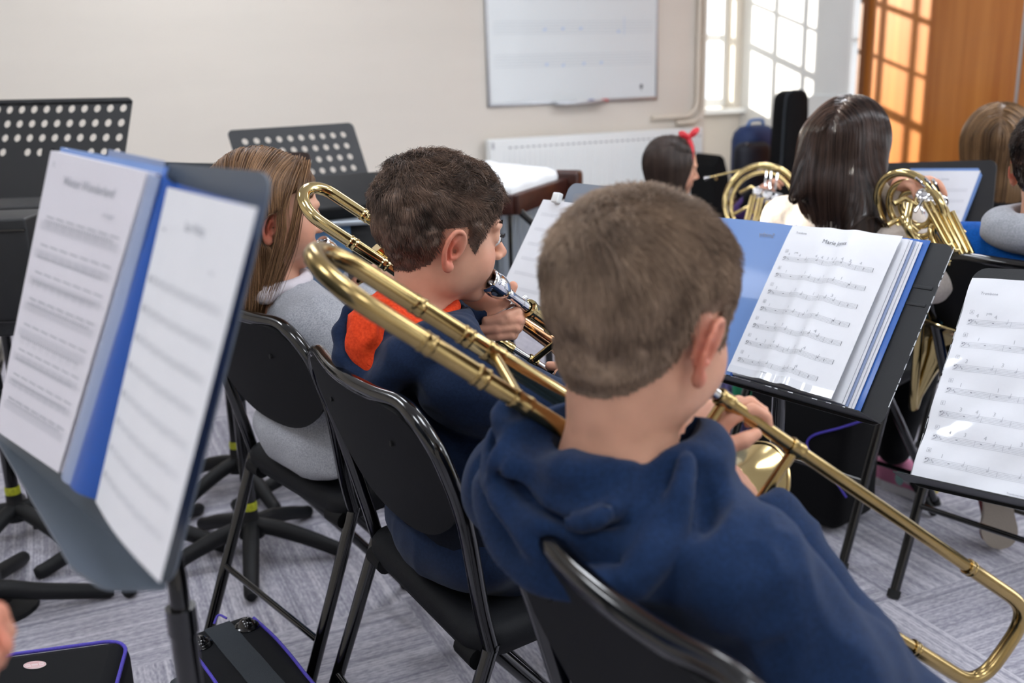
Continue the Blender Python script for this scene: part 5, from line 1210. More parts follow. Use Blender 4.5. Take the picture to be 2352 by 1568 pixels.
def strands(name, roots, dirs, lens, step_fn, nseg, rad, m, parent, tone, taper=.25):
    """tubes of three sides grown by step_fn(pos,dir,i)->dir ; all strands at once"""
    n = len(roots); P = np.zeros((nseg+1, n, 3)); P[0] = roots; d = dirs.copy()
    for i in range(nseg):
        d = step_fn(P[i], d, i); d /= np.linalg.norm(d, axis=1)[:, None]+1e-9; P[i+1] = P[i]+d*(lens/nseg)[:, None]
    return tubes(name, P, rad, m, parent, tone, taper)
def tubes(name, P, rad, m, parent, tone, taper=.25):
    k1, n = P.shape[:2]; T = np.gradient(P, axis=0); T /= np.linalg.norm(T, axis=2)[..., None]+1e-9
    ref = np.array([.37, .61, .7]); u = np.cross(T, ref); u /= np.linalg.norm(u, axis=2)[..., None]+1e-9; w = np.cross(T, u)
    r = (rad*np.ones(n))[None, :]*np.linspace(1, taper, k1)[:, None]; V = np.zeros((n, k1, 3, 3))
    for j in range(3):
        a = 2*PI*j/3; V[:, :, j] = np.transpose(P+(u*math.cos(a)+w*math.sin(a))*r[..., None], (1, 0, 2))
    base = (np.arange(n)*k1*3)[:, None, None]; i = np.arange(k1-1)[None, :, None]*3; j = np.arange(3)[None, None, :]; j2 = (j+1) % 3
    F = np.stack([base+i+j, base+i+j2, base+i+3+j2, base+i+3+j], -1).reshape(-1, 4)
    o = link_mesh(name, V.reshape(-1, 3), F, m, parent); set_attr(o, 'tone', np.repeat(tone, k1*3)); return o
# ---- head ---------------------------------------------------------------
def head_sdf(Fd, Hm, sc, ears=True):
    """Hm: 3x3 with columns right, forward, up; returns local->world"""
    o, R = Hm; W = lambda x, y, z: o+R@(V3(x, y, z)*sc); E = lambda c, r, k=.012, mode='add': Fd.ell(W(*c), np.array(r)*sc, R, k*sc, mode)
    Cn = lambda a, b, ra, rb, k=.008, mode='add': Fd.cone(W(*a), W(*b), ra*sc, rb*sc, k*sc, mode)
    E((0, -.010, .020), (.0715, .091, .078)); E((0, .022, -.035), (.056, .058, .068), .02)
    for s in (-1, 1):
        E((s*.034, .040, -.040), (.028, .030, .034), .02); E((s*.042, .006, -.062), (.018, .026, .028), .025)
        E((s*.031, .079, -.004), (.017, .014, .012), .012, 'sub')                      # socket
        E((s*.031, .066, -.006), (.0145, .0145, .0125), .004)                            # lids over the eyeball
        Cn((s*.013, .082, .012), (s*.046, .066, .013), .006, .006, .012)                # brow
        E((s*.0105, .086, -.036), (.0065, .008, .006), .006)                             # nostril wing
    E((0, .056, -.092), (.022, .018, .016), .02)                                         # chin
    Cn((0, .076, .004), (0, .0945, -.029), .0060, .0080, .008); E((0, .0945, -.031), (.0085, .0085, .0078), .006)
    Cn((-.018, .070, -.060), (.018, .070, -.060), .006, .006, .008); Cn((-.014, .076, -.0575), (.014, .076, -.0575), .0052, .0052, .005); Cn((-.013, .074, -.067), (.013, .074, -.067), .0058, .0058, .005)
    Cn((-.017, .084, -.0622), (.017, .084, -.0622), .0018, .0018, .004, 'sub')
    E((0, .060, -.078), (.014, .012, .007), .012)
    if ears:
        for s in (-1, 1):
            ec = V3(s*.0715, -.001, -.025)                                                # ear plane leans back and out
            B = V3(0, -.92, .39); Uq = V3(0, .30, .95); Oq = V3(s, 0, 0); B = nz(B+Oq*.30); Uq = nz(Uq-B*(B@Uq))
            ep = lambda a, b, c=0: tuple(ec+B*a*.98+Uq*b*.97+Oq*c)
            rim = [(-.004, -.004, .002), (-.007, .010, .004), (-.003, .024, .006), (.007, .031, .007), (.018, .026, .007), (.022, .012, .007), (.020, -.004, .006), (.013, -.017, .005), (.004, -.025, .003), (-.004, -.022, .001)]
            rim = spline([V3(*q) for q in rim], 4); nr_ = len(rim); rr_ = lambda q: np.interp(q/(nr_-1), [0, .15, .3, .65, .85, 1], [.0036, .0034, .0032, .0032, .0040, .0044])
            for q in range(nr_-1): Cn(ep(*rim[q]), ep(*rim[q+1]), rr_(q), rr_(q+1), .002)
            E(ep(.001, -.023, .003), (.006, .008, .009), .004)                           # lobe
            Rm = R  # plate behind the rim
            for (a, b, ra) in ((.008, .012, .014), (.007, -.004, .012), (.009, .020, .010)): Fd.ell(W(*ep(a, b, -.001)), np.array((.0042, ra*.97, ra*.97))*sc, R@np.array(Matrix.Rotation(s*-.30, 3, 'Z')), .004*sc)
            ah = [(.006, .022, .004), (.012, .012, .0045), (.011, .0, .004), (.004, -.010, .004)]
            for q in range(3): Cn(ep(*ah[q]), ep(*ah[q+1]), .0026, .0026, .003)          # antihelix
            E(ep(.002, .001, .006), (.007, .0055, .008), .003, 'sub')                    # concha
            Cn(ep(-.006, .0, .003), ep(-.003, -.007, .004), .003, .003, .003)            # tragus
    return W
def flush_head(P, o, R, sc):
    q = (P-o)@R/sc; f = np.zeros(len(P)); ear = np.exp(-(((np.abs(q[:, 0])-.08)/.012)**2+((q[:, 1]+.012)/.024)**2+((q[:, 2]+.02)/.038)**2)); lip = np.exp(-((q[:, 0]/.017)**4+((q[:, 1]-.078)/.012)**2+((q[:, 2]+.062)/.008)**2))
    chk = np.exp(-(((np.abs(q[:, 0])-.045)/.02)**2+((q[:, 1]-.05)/.03)**2+((q[:, 2]+.035)/.022)**2)); nose = np.exp(-((q[:, 0]/.013)**2+((q[:, 1]-.1)/.012)**2+((q[:, 2]+.03)/.014)**2))
    return np.clip(.95*ear+.8*lip+.35*chk+.35*nose, 0, 1)
def hairline(q, style):
    """signed margin (metres, + = hair) in head coordinates"""
    y, z, x = q[:, 1], q[:, 2], np.abs(q[:, 0])
    yk = np.array([-.12, -.085, -.05, -.026, -.021, .015, .020, .033, .041, .046, .060, .075, .11])
    zk = np.array([-.068, -.070, -.060, -.045, .008, .012, -.012, -.030, -.006, .012, .030, .052, .056]) if style == 'short' else np.array([-.07, -.07, -.06, -.05, -.04, -.03, -.02, -.02, -.0, .01, .03, .05, .056])
    m = z-np.interp(y, yk, zk); ear = ((x-.08)/.02)**2+((y+.008)/.021)**2+((z+.022)/.034)**2
    m = np.where((ear < 1) & (x > .066), -1, m); return m
def head_hair(root, v, q, o, R, sc, style, m, capt=.006, nape=0., n=9000, length=.03, seed=1, swirl=0., wave=.6, crown=(0, -.062, .085), rad=.00042, lift=.55, nseg=5, topk=1.0, bf=55, ba=.006):
    L = (v-o)@R/sc; hl = lambda Q: hairline(Q+V3(0, 0, 1)*(nape*np.clip((-.03-Q[:, 1])/.03, 0, 1))[:, None], style); mg = hl(L); near = np.linalg.norm(L-V3(0, -.01, .02), axis=1) < .125; mg = np.where(near, mg, -1)
    nrm = vnormals(v, q); keep = (mg[q] > -.001).all(1); qi = q[keep]; used = np.unique(qi); mp = -np.ones(len(v), int); mp[used] = np.arange(len(used)); e = np.clip(mg[used]/.02, 0, 1); e = e*e*(3-2*e)
    top = np.clip((L[used, 2]-.02)/.06, 0, 1); nv = v[used]+nrm[used]*(capt*sc*(e*(1+.9*top*topk))+.0006)[:, None]+nrm[used]*(vnoise(L[used]*bf+seed)*ba*sc*e)[:, None]
    cap = link_mesh('hair', nv, mp[qi], m, root); set_attr(cap, 'tone', np.clip(.25+vnoise(L[used]*120)*.5, 0, 1))
    rg = np.random.default_rng(seed); fv = nv[mp[qi]].mean(1); fl = L[used][mp[qi]].mean(1); ar = np.linalg.norm(np.cross(nv[mp[qi[:, 1]]]-nv[mp[qi[:, 0]]], nv[mp[qi[:, 3]]]-nv[mp[qi[:, 0]]]), axis=1)
    ch = rg.choice(len(fv), n, p=ar/ar.sum()); rt = fv[ch]+rg.normal(0, .0008, (n, 3)); fl = fl[ch]; fn = nrm[used][mp[qi]].mean(1)[ch]; fn /= np.linalg.norm(fn, axis=1)[:, None]
    nl = fn@R; t = fl-np.array(crown); t -= nl*(t*nl).sum(1)[:, None]; t /= np.linalg.norm(t, axis=1)[:, None]+1e-6
    if swirl: s_ = np.cross(nl, t); w_ = swirl*np.exp(-(np.linalg.norm(fl-np.array(crown), axis=1)/.06)**2)[:, None]; t = t+s_*w_
    topw = np.clip((fl[:, 2]-.015)/.06, 0, 1)[:, None]; d = nl*(lift*(.35+.65*topw))+t*(1-.25*topw)+np.stack([vnoise(fl*40+7*k+seed) for k in range(3)], 1)*wave*(.3+topw)
    d = d@R.T; mgc = np.maximum(np.clip(hl(fl)/.03, .25, 1), np.clip((fl[:, 1]-.03)/.02, 0, 1)*.9); ln = length*sc*(.45+.75*topw[:, 0])*mgc*(.75+.5*rg.random(n))
    c0 = o+R@(V3(0, -.01, .02)*sc); rr = np.array([.0735, .093, .080])*sc; rho0 = np.linalg.norm(((rt-c0)@R)/rr, axis=1)
    jit = np.exp(-(np.linalg.norm(fl-np.array(crown), axis=1)/.035)**2)[:, None]*rg.normal(0, 1, (n, 3)); d = d+jit*.9
    def step(p, d, i):
        qq = (p-c0)@R; g = qq/rr**2; g /= np.linalg.norm(g, axis=1)[:, None]+1e-9; g = g@R.T
        nn_ = np.stack([vnoise((p-o)@R/sc*70+11*k+seed+i*.4) for k in range(3)], 1)*wave*.9*(.25+topw)
        rho = np.linalg.norm(((p-c0)@R)/rr, axis=1); tg = rho0+(.012+lift*.16*topw[:, 0])*(i+1)/nseg; k_ = np.clip((rho-tg)/.03, -1.2, 1.6)[:, None]
        return d/(np.linalg.norm(d, axis=1)[:, None]+1e-9)*.9-g*k_*.75+nn_@R.T+V3(0, 0, -.03)
    tone = np.clip(.42+.55*rg.normal(0, .35, n)+vnoise(fl*60+3)*.9, 0, 1)
    return strands('hair_strands', rt, d, ln, step, nseg, rad*sc, m, cap, tone, .3)
def eyes(root, W, R, sc, look=0):
    for s in (-1, 1):
        c = W(s*.031, .0675, -.006); x, y, z = R[:, 0], R[:, 2], R[:, 1]
        mb = MB(); mb.lathe([(0, -.0135*sc)]+[(.0135*sc*math.sin(a), -.0135*sc*math.cos(a)) for a in np.linspace(.1, PI-.1, 14)]+[(0, .0135*sc)], frame(c, x, y, z), 20); e = mb.build('eye', M['eye'], root, sharp=0)
        mb = MB(); mb.lathe([(0, .0148*sc), (.003*sc, .0146*sc), (.0058*sc, .0136*sc), (.006*sc, .0125*sc)], frame(c, x, y, z), 16); mb.build('iris', M['iris'], e, sharp=0)
        mb = MB()
        for q in np.linspace(-.010, .012, 15):
            p = W(s*(.031+q), .0805-abs(q)*.45, .0005-q*q*18); mb.tube([p, p+R@V3(s*q*.25, .0042, -.001)*sc, p+R@V3(s*q*.4, .0068, .0018)*sc], [.00045*sc, .00035*sc, .00015*sc], 5)
        mb.build('eyelash', M['lash'], root)
        mb = MB(); rg = np.random.default_rng(9)
        for k in range(70):
            u = k/69; p = W(s*(.014+.034*u), .0865-.021*u**1.6, .0145+.004*math.sin(PI*u*.8)+rg.uniform(-.002, .002)); mb.tube([p, p+R@V3(s*.006, -.002, .001+.002*(1-u))*sc], [.0005*sc, .0002*sc], 4)
        mb.build('eyebrow', M['lash'], root)
# ---- hand: palm and five separate fingers --------------------------------
def hand(Fd, w, d, n, side, curl=(.5, .9, .7), sz=.82, spread=.06, thumb=None):
    """w wrist, d towards the knuckles, n palm normal (fingers curl that way), side=+1 puts the thumb on +cross(d,n)"""
    d = nz(d); n = nz(n-d*(n@d)); s = np.cross(d, n)*side; kn = []
    for i, off in enumerate((.029, .010, -.009, -.026)):
        k = w+(d*(.078-.004*abs(i-1))+s*off)*sz; kn.append(k); Fd.cone(w+(d*.012+s*off*.5)*sz, k, .0135*sz, .0095*sz, .008)
    Fd.ell(w+d*.045*sz+n*.004*sz, np.array((.034, .012, .042))*sz, np.stack([s, n, d], 1), .01)
    for i, Lf in enumerate((.066, .073, .068, .053)):
        p = kn[i]; a = 0
        for j, (fr, r) in enumerate(((.46, .0088), (.30, .0078), (.24, .0070))):
            a += curl[j]*(1+.08*(i-1)); dd = nz(d*math.cos(a)+n*math.sin(a)+s*spread*(1.5-i)*(.6 if j == 0 else .2)); p2 = p+dd*Lf*fr*sz; Fd.cone(p, p2, r*sz*1.02, r*sz*.93, .0025); p = p2
    th = thumb or [w+(d*.022+s*.024)*sz, w+(d*.045+s*.046+n*.012)*sz, w+(d*.066+s*.050+n*.022)*sz, w+(d*.082+s*.046+n*.03)*sz]
    Fd.chain([np.asarray(q) for q in th], [r*sz for r in (.0135, .0105, .0092, .0078)], .005)
def limb_cloth(Fd, a, b, c, r0, r1, r2, k=.025):
    Fd.cone(a, b, r0, r1, k); Fd.cone(b, c, r1, r2, k)
def cloth_obj(name, Fd, m, root, amp=.005, freq=12, seed=0, extra=None, it=2):
    v, q = Fd.mesh(); v = smooth_mesh(v, q, it); n = vnormals(v, q)
    w = np.stack([vnoise(v*freq*.7+seed+5*k) for k in range(3)], 1)
    dsp = vnoise(v*freq*V3(1, 1, .75)+w*1.6+seed)*amp*2+(-np.abs(vnoise(v*freq*1.9+w*2.2+seed+9))+.15)*amp*1.6
    if extra is not None: dsp = dsp+extra(v)
    v = v+n*dsp[:, None]; v = smooth_mesh(v, q, 1, .4); return link_mesh(name, v, q, m, root)
def basis(yaw, pitch=0, roll=0):
    a = math.radians(yaw); r = V3(math.cos(a), -math.sin(a), 0); f = V3(math.sin(a), math.cos(a), 0); p = math.radians(pitch)
    f2 = f*math.cos(p)-UZ*math.sin(p); u = np.cross(r, f2); ro = math.radians(roll); r2 = r*math.cos(ro)+u*math.sin(ro)*-1; u2 = np.cross(r2, f2); return np.stack([r2, f2, u2], 1), r, f
class Person: pass
def person(label, o, yaw, pitch=6, roll=0, sc=1.0, byaw=None, vox=.004, hip=None, sh_w=.14, neck_r=.043, nb_off=(0, -.032, -.135), arms=None, hands=(), extra=None, eyes_on=False, group='players in the band', sh_drop=.05, sh_at=None):
    p = Person(); R, r_, f_ = basis(yaw, pitch, roll); _, p.r, p.f = basis(byaw if byaw is not None else yaw); p.R = R; p.o = np.asarray(o, float); p.sc = sc
    p.nb = p.o+(p.r*nb_off[0]+p.f*nb_off[1]+UZ*nb_off[2])*sc; p.hip = np.asarray(hip, float) if hip is not None else p.nb-UZ*.36-p.f*.02
    p.sh = {s: p.nb+p.r*sh_w*s*sc-UZ*sh_drop*sc for s in (-1, 1)}; p.arms = arms or {}
    if sh_at: p.sh.update(sh_at)
    pts = [p.o+V3(.13, .13, .13), p.o-V3(.13, .13, .13), p.nb-UZ*.22-V3(.2, .2, 0), p.nb+V3(.2, .2, 0)]
    for s, (e, w, *_) in p.arms.items(): pts += [np.asarray(e)-.05, np.asarray(e)+.05, np.asarray(w)-.11, np.asarray(w)+.11]
    pts = np.array(pts); Fd = Field(pts.min(0), pts.max(0), vox); p.W = head_sdf(Fd, (p.o, R), sc)
    Fd.cone(p.W(0, -.026, -.045), p.nb+p.f*.004-UZ*.02, neck_r*sc*1.02, neck_r*sc*1.08, .02); Fd.cone(p.nb-UZ*.02, p.nb-UZ*.18+p.f*.04, .045*sc, .05*sc, .03)
    for s in (-1, 1): Fd.cone(p.nb-UZ*.01, p.sh[s]-p.r*s*.02-UZ*.01, .036*sc, .034*sc, .03)
    for s, (e, w, *_) in p.arms.items(): Fd.cone(p.sh[s]-p.r*s*.02-UZ*.01, e, .030*sc, .026*sc, .02); Fd.cone(e, w, .026*sc, .0205*sc, .015)
    for h in hands: h(Fd, p)
    v, q = Fd.mesh(); v = smooth_mesh(v, q, 1, .35); p.v, p.q = v, q
    base = V3(p.hip[0], p.hip[1], 0); root = link_mesh('person', v, q, M['skin'], None, loc=base); tag(root, label, 'person', group); p.root = root
    fl = flush_head(v, p.o, R, sc); hd = np.zeros(len(v))
    for s, (e, w, *_) in p.arms.items(): hd = np.maximum(hd, .3*np.exp(-(np.linalg.norm(v-np.asarray(w), axis=1)/.12)**2))
    set_attr(root, 'flush', np.clip(np.maximum(fl, hd*(.6+.8*vnoise(v*60))), 0, 1))
    if eyes_on: eyes(root, p.W, R, sc)
    return p
def top_cloth(p, name, m, vox=.0045, bulk=1.0, hem=-.02, hood=None, sleeve=(.058, .050, .040), amp=.005, freq=12, seed=0, neck_r=.055, cut=True, extra=None, belly=.125, cuff=.03, push=.0, flat=1.4, drop=0.):
    pts = [p.nb+V3(.26, .26, .09), p.nb-V3(.26, .26, 0), p.hip-V3(.24, .24, .12), p.hip+V3(.24, .24, 0)]
    for s, (e, w, *_) in p.arms.items(): pts += [np.asarray(e)-.1, np.asarray(e)+.1, np.asarray(w)-.07, np.asarray(w)+.07]
    pts = np.array(pts); Fd = Field(pts.min(0), pts.max(0), vox); sc = p.sc*bulk; fl = (p.f, flat)
    ch = p.nb-UZ*.13*p.sc+p.f*(push-.008); hp = p.hip+UZ*hem+p.f*push
    Fd.cone(ch, (ch+hp)/2-p.f*.012, .142*sc, belly*1.06*sc, .05, flat=fl); Fd.cone((ch+hp)/2-p.f*.012, hp, belly*1.06*sc, .148*sc, .05, flat=fl)
    for s in (-1, 1):
        Fd.cone(p.nb-UZ*(.028+drop)+p.f*(push*.5-.012), p.sh[s], .052*sc, (sleeve[0]-.004)*sc, .035)
        if s in p.arms: e, w = p.arms[s][:2]; e, w = np.asarray(e), np.asarray(w); wc = w+(e-w)*cuff; limb_cloth(Fd, p.sh[s], e, wc, sleeve[0]*sc, sleeve[1]*sc, sleeve[2]*sc); Fd.cone(wc+(e-w)*.12, wc, sleeve[2]*sc*.98, sleeve[2]*sc*.92, .006)
        else: Fd.cone(p.sh[s], p.sh[s]-UZ*.2+p.r*s*.03, sleeve[0]*sc, sleeve[1]*sc, .03); Fd.cone(p.sh[s]-UZ*.2+p.r*s*.03, p.sh[s]-UZ*.24+p.f*.18, sleeve[1]*sc, sleeve[2]*sc, .03)
    if hood: hood(Fd, p)
    if cut:
        Fd.cone(p.nb-UZ*.05, p.o, neck_r*p.sc, neck_r*p.sc*1.02, .012, 'sub')
        for s, (e, w, *_) in p.arms.items(): e, w = np.asarray(e), np.asarray(w); wc = w+(e-w)*cuff; Fd.cone(wc+(e-w)*.06, w+(w-e)*.3, sleeve[2]*sc*.72, sleeve[2]*sc*.72, .006, 'sub')
    return cloth_obj(name, Fd, m, p.root, amp, freq, seed, extra)
def trousers(p, m, knee=None, ank=None, shoe=None, vox=.007, spread=.085, kd=.33, kz=None, ad=.02, az=.09, r=(.078, .062, .05), shoes=True, seed=0):
    kz = kz if kz is not None else p.hip[2]-.01; J = {}
    for s in (-1, 1):
        k = p.hip+p.f*kd+p.r*s*(spread+.02); k[2] = kz; a = k+p.f*ad; a[2] = az; J[s] = (p.hip+p.r*s*spread*.8, (knee or {}).get(s, k), (ank or {}).get(s, a))
    pts = np.array([q for t in J.values() for q in t]); Fd = Field(pts.min(0)-.14, pts.max(0)+.14, vox)
    Fd.ell(p.hip-UZ*.0, (.15*p.sc, .115*p.sc, .10*p.sc), np.stack([p.r, p.f, UZ], 1), .03)
    for s, (h, k, a) in J.items(): Fd.cone(h, k, r[0], r[1], .03); Fd.cone(k, a, r[1], r[2], .02)
    cloth_obj('trousers', Fd, m, p.root, .005, 14, seed)
    if shoes:
        for s, (h, k, a) in J.items():
            Fs = Field(a-V3(.2, .2, .12), a+V3(.2, .2, .1), .006); c = V3(a[0], a[1], .035); Fs.cone(c-p.f*.03+UZ*.012, c+p.f*.11, .034, .03, .02); Fs.ell(c+p.f*.04-UZ*.02, (.038, .11, .016), np.stack([p.r, p.f, UZ], 1), .01); Fs.cone(a-UZ*.02, c, .036, .036, .02)
            Fs.half(V3(0, 0, .002), -UZ); cloth_obj('shoe', Fs, shoe or M['black_cloth'], p.root, .0005, 10, 1)
    return J

def long_hair(p, m, L=.22, wid=.082, bot=.07, n=2200, seed=1, flat=1.5, back=.045, cuts=(), adds=(), nseg=30, rad=.0008, vox=.005, wavy=.15, part=0., face=(.060, .075, .100), fz=-.045, thick=.012, under=.0, kwave=30):
    sc = p.sc; W = p.W; R = p.R; c = W(0, -.014, .022); gdn = -UZ; bk = -p.R[:, 1]*V3(1, 1, 0); bk = nz(bk)
    lo = W(0, 0, 0)-.2*sc; lo[2] = p.o[2]-L-.06; hi = W(0, 0, 0)+.2*sc; Fd = Field(lo, hi, vox)
    Fd.ell(c, np.array((.0715+thick, .091+thick, .078+thick))*sc, R, .01); rx = nz(R[:, 0]*V3(1, 1, 0)); f_ = (np.cross(UZ, rx)*1.0, flat)
    p0 = W(0, -.03, -.01); p1 = p.o+bk*(back*sc)-UZ*(.11*sc); p2 = p.o+bk*((back+.012)*sc)-UZ*L
    Fd.cone(p0, p1, .082*sc, wid*sc, .06, flat=f_); Fd.cone(p1, p2, wid*sc, bot*sc, .02, flat=f_)
    for a in adds: a(Fd, p)
    Fd.ell(W(0, .085, fz), np.array(face)*sc, R, .012, 'sub')
    for cfn in cuts: cfn(Fd, p)
    v, q = Fd.mesh(); v = smooth_mesh(v, q, 2); nr = vnormals(v, q); L_ = (v-p.o)@R/sc
    ang = np.arctan2(L_[:, 0], -L_[:, 1]-.0); v2 = v+nr*(vnoise(np.stack([ang*9, L_[:, 2]*5, ang*0+seed], 1))*.008*sc*np.clip((.09-L_[:, 2])/.1, 0, 1))[:, None]-nr*.0012
    cap = link_mesh('hair', v2, q, m, p.root); set_attr(cap, 'tone', np.clip(.22+vnoise(np.stack([ang*40, L_[:, 2]*6, ang*0], 1))*.6, 0, 1))
    rg = np.random.default_rng(seed); ok = np.where((L_[:, 2] > -.02) & (L_[:, 1] < .085))[0]; wgt = np.where(L_[ok, 2] > .05, 1.6, 1.0); ri = rg.choice(ok, n, p=wgt/wgt.sum()); P = v[ri]+rg.normal(0, .001, (n, 3)); off = rg.uniform(-.001, .0028, n)*sc
    T = np.zeros((nseg+1, n, 3)); T[0] = P; total = (P[:, 2]-(p.o[2]-L))*rg.uniform(.8, 1.08, n)+.02; st = total/nseg; ph = rg.random(n)*7
    for i in range(nseg):
        nn = Fd.grad(P); dd = Fd.sample(P); lp = (P-p.o)@R/sc; tf = np.clip((lp[:, 2]-.03)/.06, 0, 1)[:, None]; sx = np.sign(lp[:, 0]-part)[:, None]*R[:, 0]
        g = gdn*(1.15-tf)+sx*tf*1.1+bk*tf*.45+np.stack([vnoise(P*kwave+13*k+seed) for k in range(3)], 1)*wavy*(.3+1.3*(i/nseg)**1.5)
        t = g-nn*(g*nn).sum(1)[:, None]*.98; t /= np.linalg.norm(t, axis=1)[:, None]+1e-9; P = P+t*st[:, None]
        inside = (P[:, 2] > p.o[2]-L*.97)[:, None]; corr = nn*(np.clip(dd, -.02, .02)-off)[:, None]*.8; P = P-np.where(inside, corr, 0); T[i+1] = P
    tone = np.clip(.5+rg.normal(0, .24, n)+vnoise(T[0]*45)*.6, 0, 1); LT = (T-p.o)@R/sc; good = ~((LT[..., 1] > .05) & (LT[..., 2] < .012) & (np.abs(LT[..., 0]) < .066)).any(0); T = T[:, good]; tone = tone[good]; n = len(tone)
    tubes('hair_strands', T, rad*sc, m, cap, tone, .35); return cap
# ================================================================== the band
def hood_ring(Fd, c, r, f, a, b, rad, tilt=0., k=.015, n=18, rr=None):
    pts = [c+r*a*math.cos(t)+f*b*math.sin(t)+UZ*(tilt*math.sin(t)) for t in np.linspace(0, 2*PI, n+1)]
    Fd.chain(pts, rad if rr is None else [rr(t) for t in np.linspace(0, 2*PI, n+1)], k)
# ---------- boy in front (navy hoodie, light brown hair)
o1 = at(1478, 718, .915)
hip1 = V3(CH[2][0]-.03, CH[2][1]-.02, .53)
w1 = at(1740, 1215, 1.01); e1 = at(2080, 1730, .92); lw1 = at(1555, 1045, 1.02); le1 = at(1380, 1330, 1.16)
def h1(Fd, p):
    A = T1[1]; hand(Fd, w1, at(1690, 1085, 1.06)-w1, -UP*.3-RT*.6+FW*.3, 1, (.6, .9, .8), .86)
    hand(Fd, lw1, at(1622, 975, 1.02)-lw1, RT*.8+FW*.2, -1, (.5, .9, .8), .84)
b1 = person('boy in navy hoodie with light brown hair playing the old brass trombone, seen from behind', o1, 46, 12, 0, 1.02, 54, .0036, hip1, .15, .0465, (0, -.030, -.128), {1: (e1, w1), -1: (le1, lw1)}, [h1], sh_drop=.085, sh_at={1: at(1700, 1325, .86)})
def hood1(Fd, p):
    c = p.nb+p.f*.012; up_ = np.cross(p.r, nz(p.f+UZ*.35)); B3 = np.stack([p.r, nz(p.f+UZ*.35), up_], 1)
    hood_ring(Fd, c-UZ*.004-p.f*.004, p.r, p.f, .073, .066, .021, .014, .02)
    Fd.ell(c-p.f*.066-UZ*.052, (.108, .046, .070), B3, .03)
    Fd.ell(c-p.r*.080-p.f*.025-UZ*.018, (.040, .058, .044), np.stack([p.r, p.f, UZ], 1), .03)
    Fd.ell(c+p.r*.056-p.f*.025-UZ*.062, (.034, .045, .024), np.stack([p.r, p.f, UZ], 1), .03)
    for i, (dz, ds, ra, dk) in enumerate(((.004, .088, .009, .0), (-.030, .102, .009, .008), (-.066, .098, .0125, .012))):
        pts = [c+p.r*(ds*math.sin(t)-.012)-p.f*(.055+dk+.048*math.cos(t))+UZ*(dz-.034*math.cos(t)+.016-.02*math.sin(t)) for t in np.linspace(-1.4, 1.3, 14)]
        Fd.chain(pts, ra, .02)
        pts = [q-UZ*.020-p.f*.004 for q in pts]; Fd.chain(pts, .006, .02, 'sub')
    Fd.ell(c-p.r*.062-p.f*.0+UZ*.022, (.010, .035, .012), np.stack([p.r, p.f, UZ], 1), .02, 'sub')
    def srf(q, lift=0):
        ts = np.linspace(.6, 1.25, 260); r = ray(*q); P = CAM+r*ts[:, None]; d_ = Fd.sample(P); k = np.argmax(d_ < 0); return P[k]-r*lift if d_[k] < 0 else at(q[0], q[1], .85)
    def curve(pts, n=5): return [np.array(p) for p in spline([srf(q) for q in pts], n)]
    C_ = {'edge': curve(((1128, 1140), (1190, 1228), (1280, 1298), (1358, 1345), (1430, 1350), (1500, 1300), (1545, 1210), (1565, 1120), (1580, 1050))), 'left': curve(((1120, 1100), (1140, 1035), (1200, 985), (1262, 965))), 'r1': curve(((1190, 1185), (1250, 1218), (1320, 1214), (1385, 1172), (1425, 1120))),
          'v1': curve(((1180, 1095), (1260, 1135), (1350, 1135), (1430, 1085))), 'v2': curve(((1230, 1255), (1340, 1280), (1430, 1230), (1480, 1140))), 'v3': curve(((1585, 1060), (1572, 1150))), 'v4': curve(((1640, 1085), (1622, 1160), (1600, 1220))), 'v5': curve(((1500, 1060), (1490, 1120), (1450, 1180)))}
    for k_, ra in (('v1', .006), ('v2', .008), ('v3', .006), ('v4', .007), ('v5', .006)): m_ = len(C_[k_]); Fd.chain(C_[k_], [ra*.8*(.2+.8*math.sin(PI*(i+.3)/(m_-.4))) for i in range(m_)], .022, 'sub')
    for k_, ra, kk in (('edge', .0068, .010), ('left', .007, .010)): m_ = len(C_[k_]); Fd.chain(C_[k_], [ra*(.25+.75*math.sin(PI*(i+.3)/(m_-.4))) for i in range(m_)], kk)
top_cloth(b1, 'hoodie', M['navy'], .0042, 1.04, -.03, hood1, (.056, .054, .044), .010, 11, 3, .056, push=.05, flat=1.85, drop=.03)
trousers(b1, M['dark_trouser'], kd=.26, kz=.42, ad=-.06)
head_hair(b1.root, b1.v, b1.q, b1.o, b1.R, b1.sc, 'short', M['hair_light'], .0055, .008, 12000, .026, 4, swirl=1.3, wave=.3, crown=(-.006, -.055, .088), rad=.00045, lift=.3)
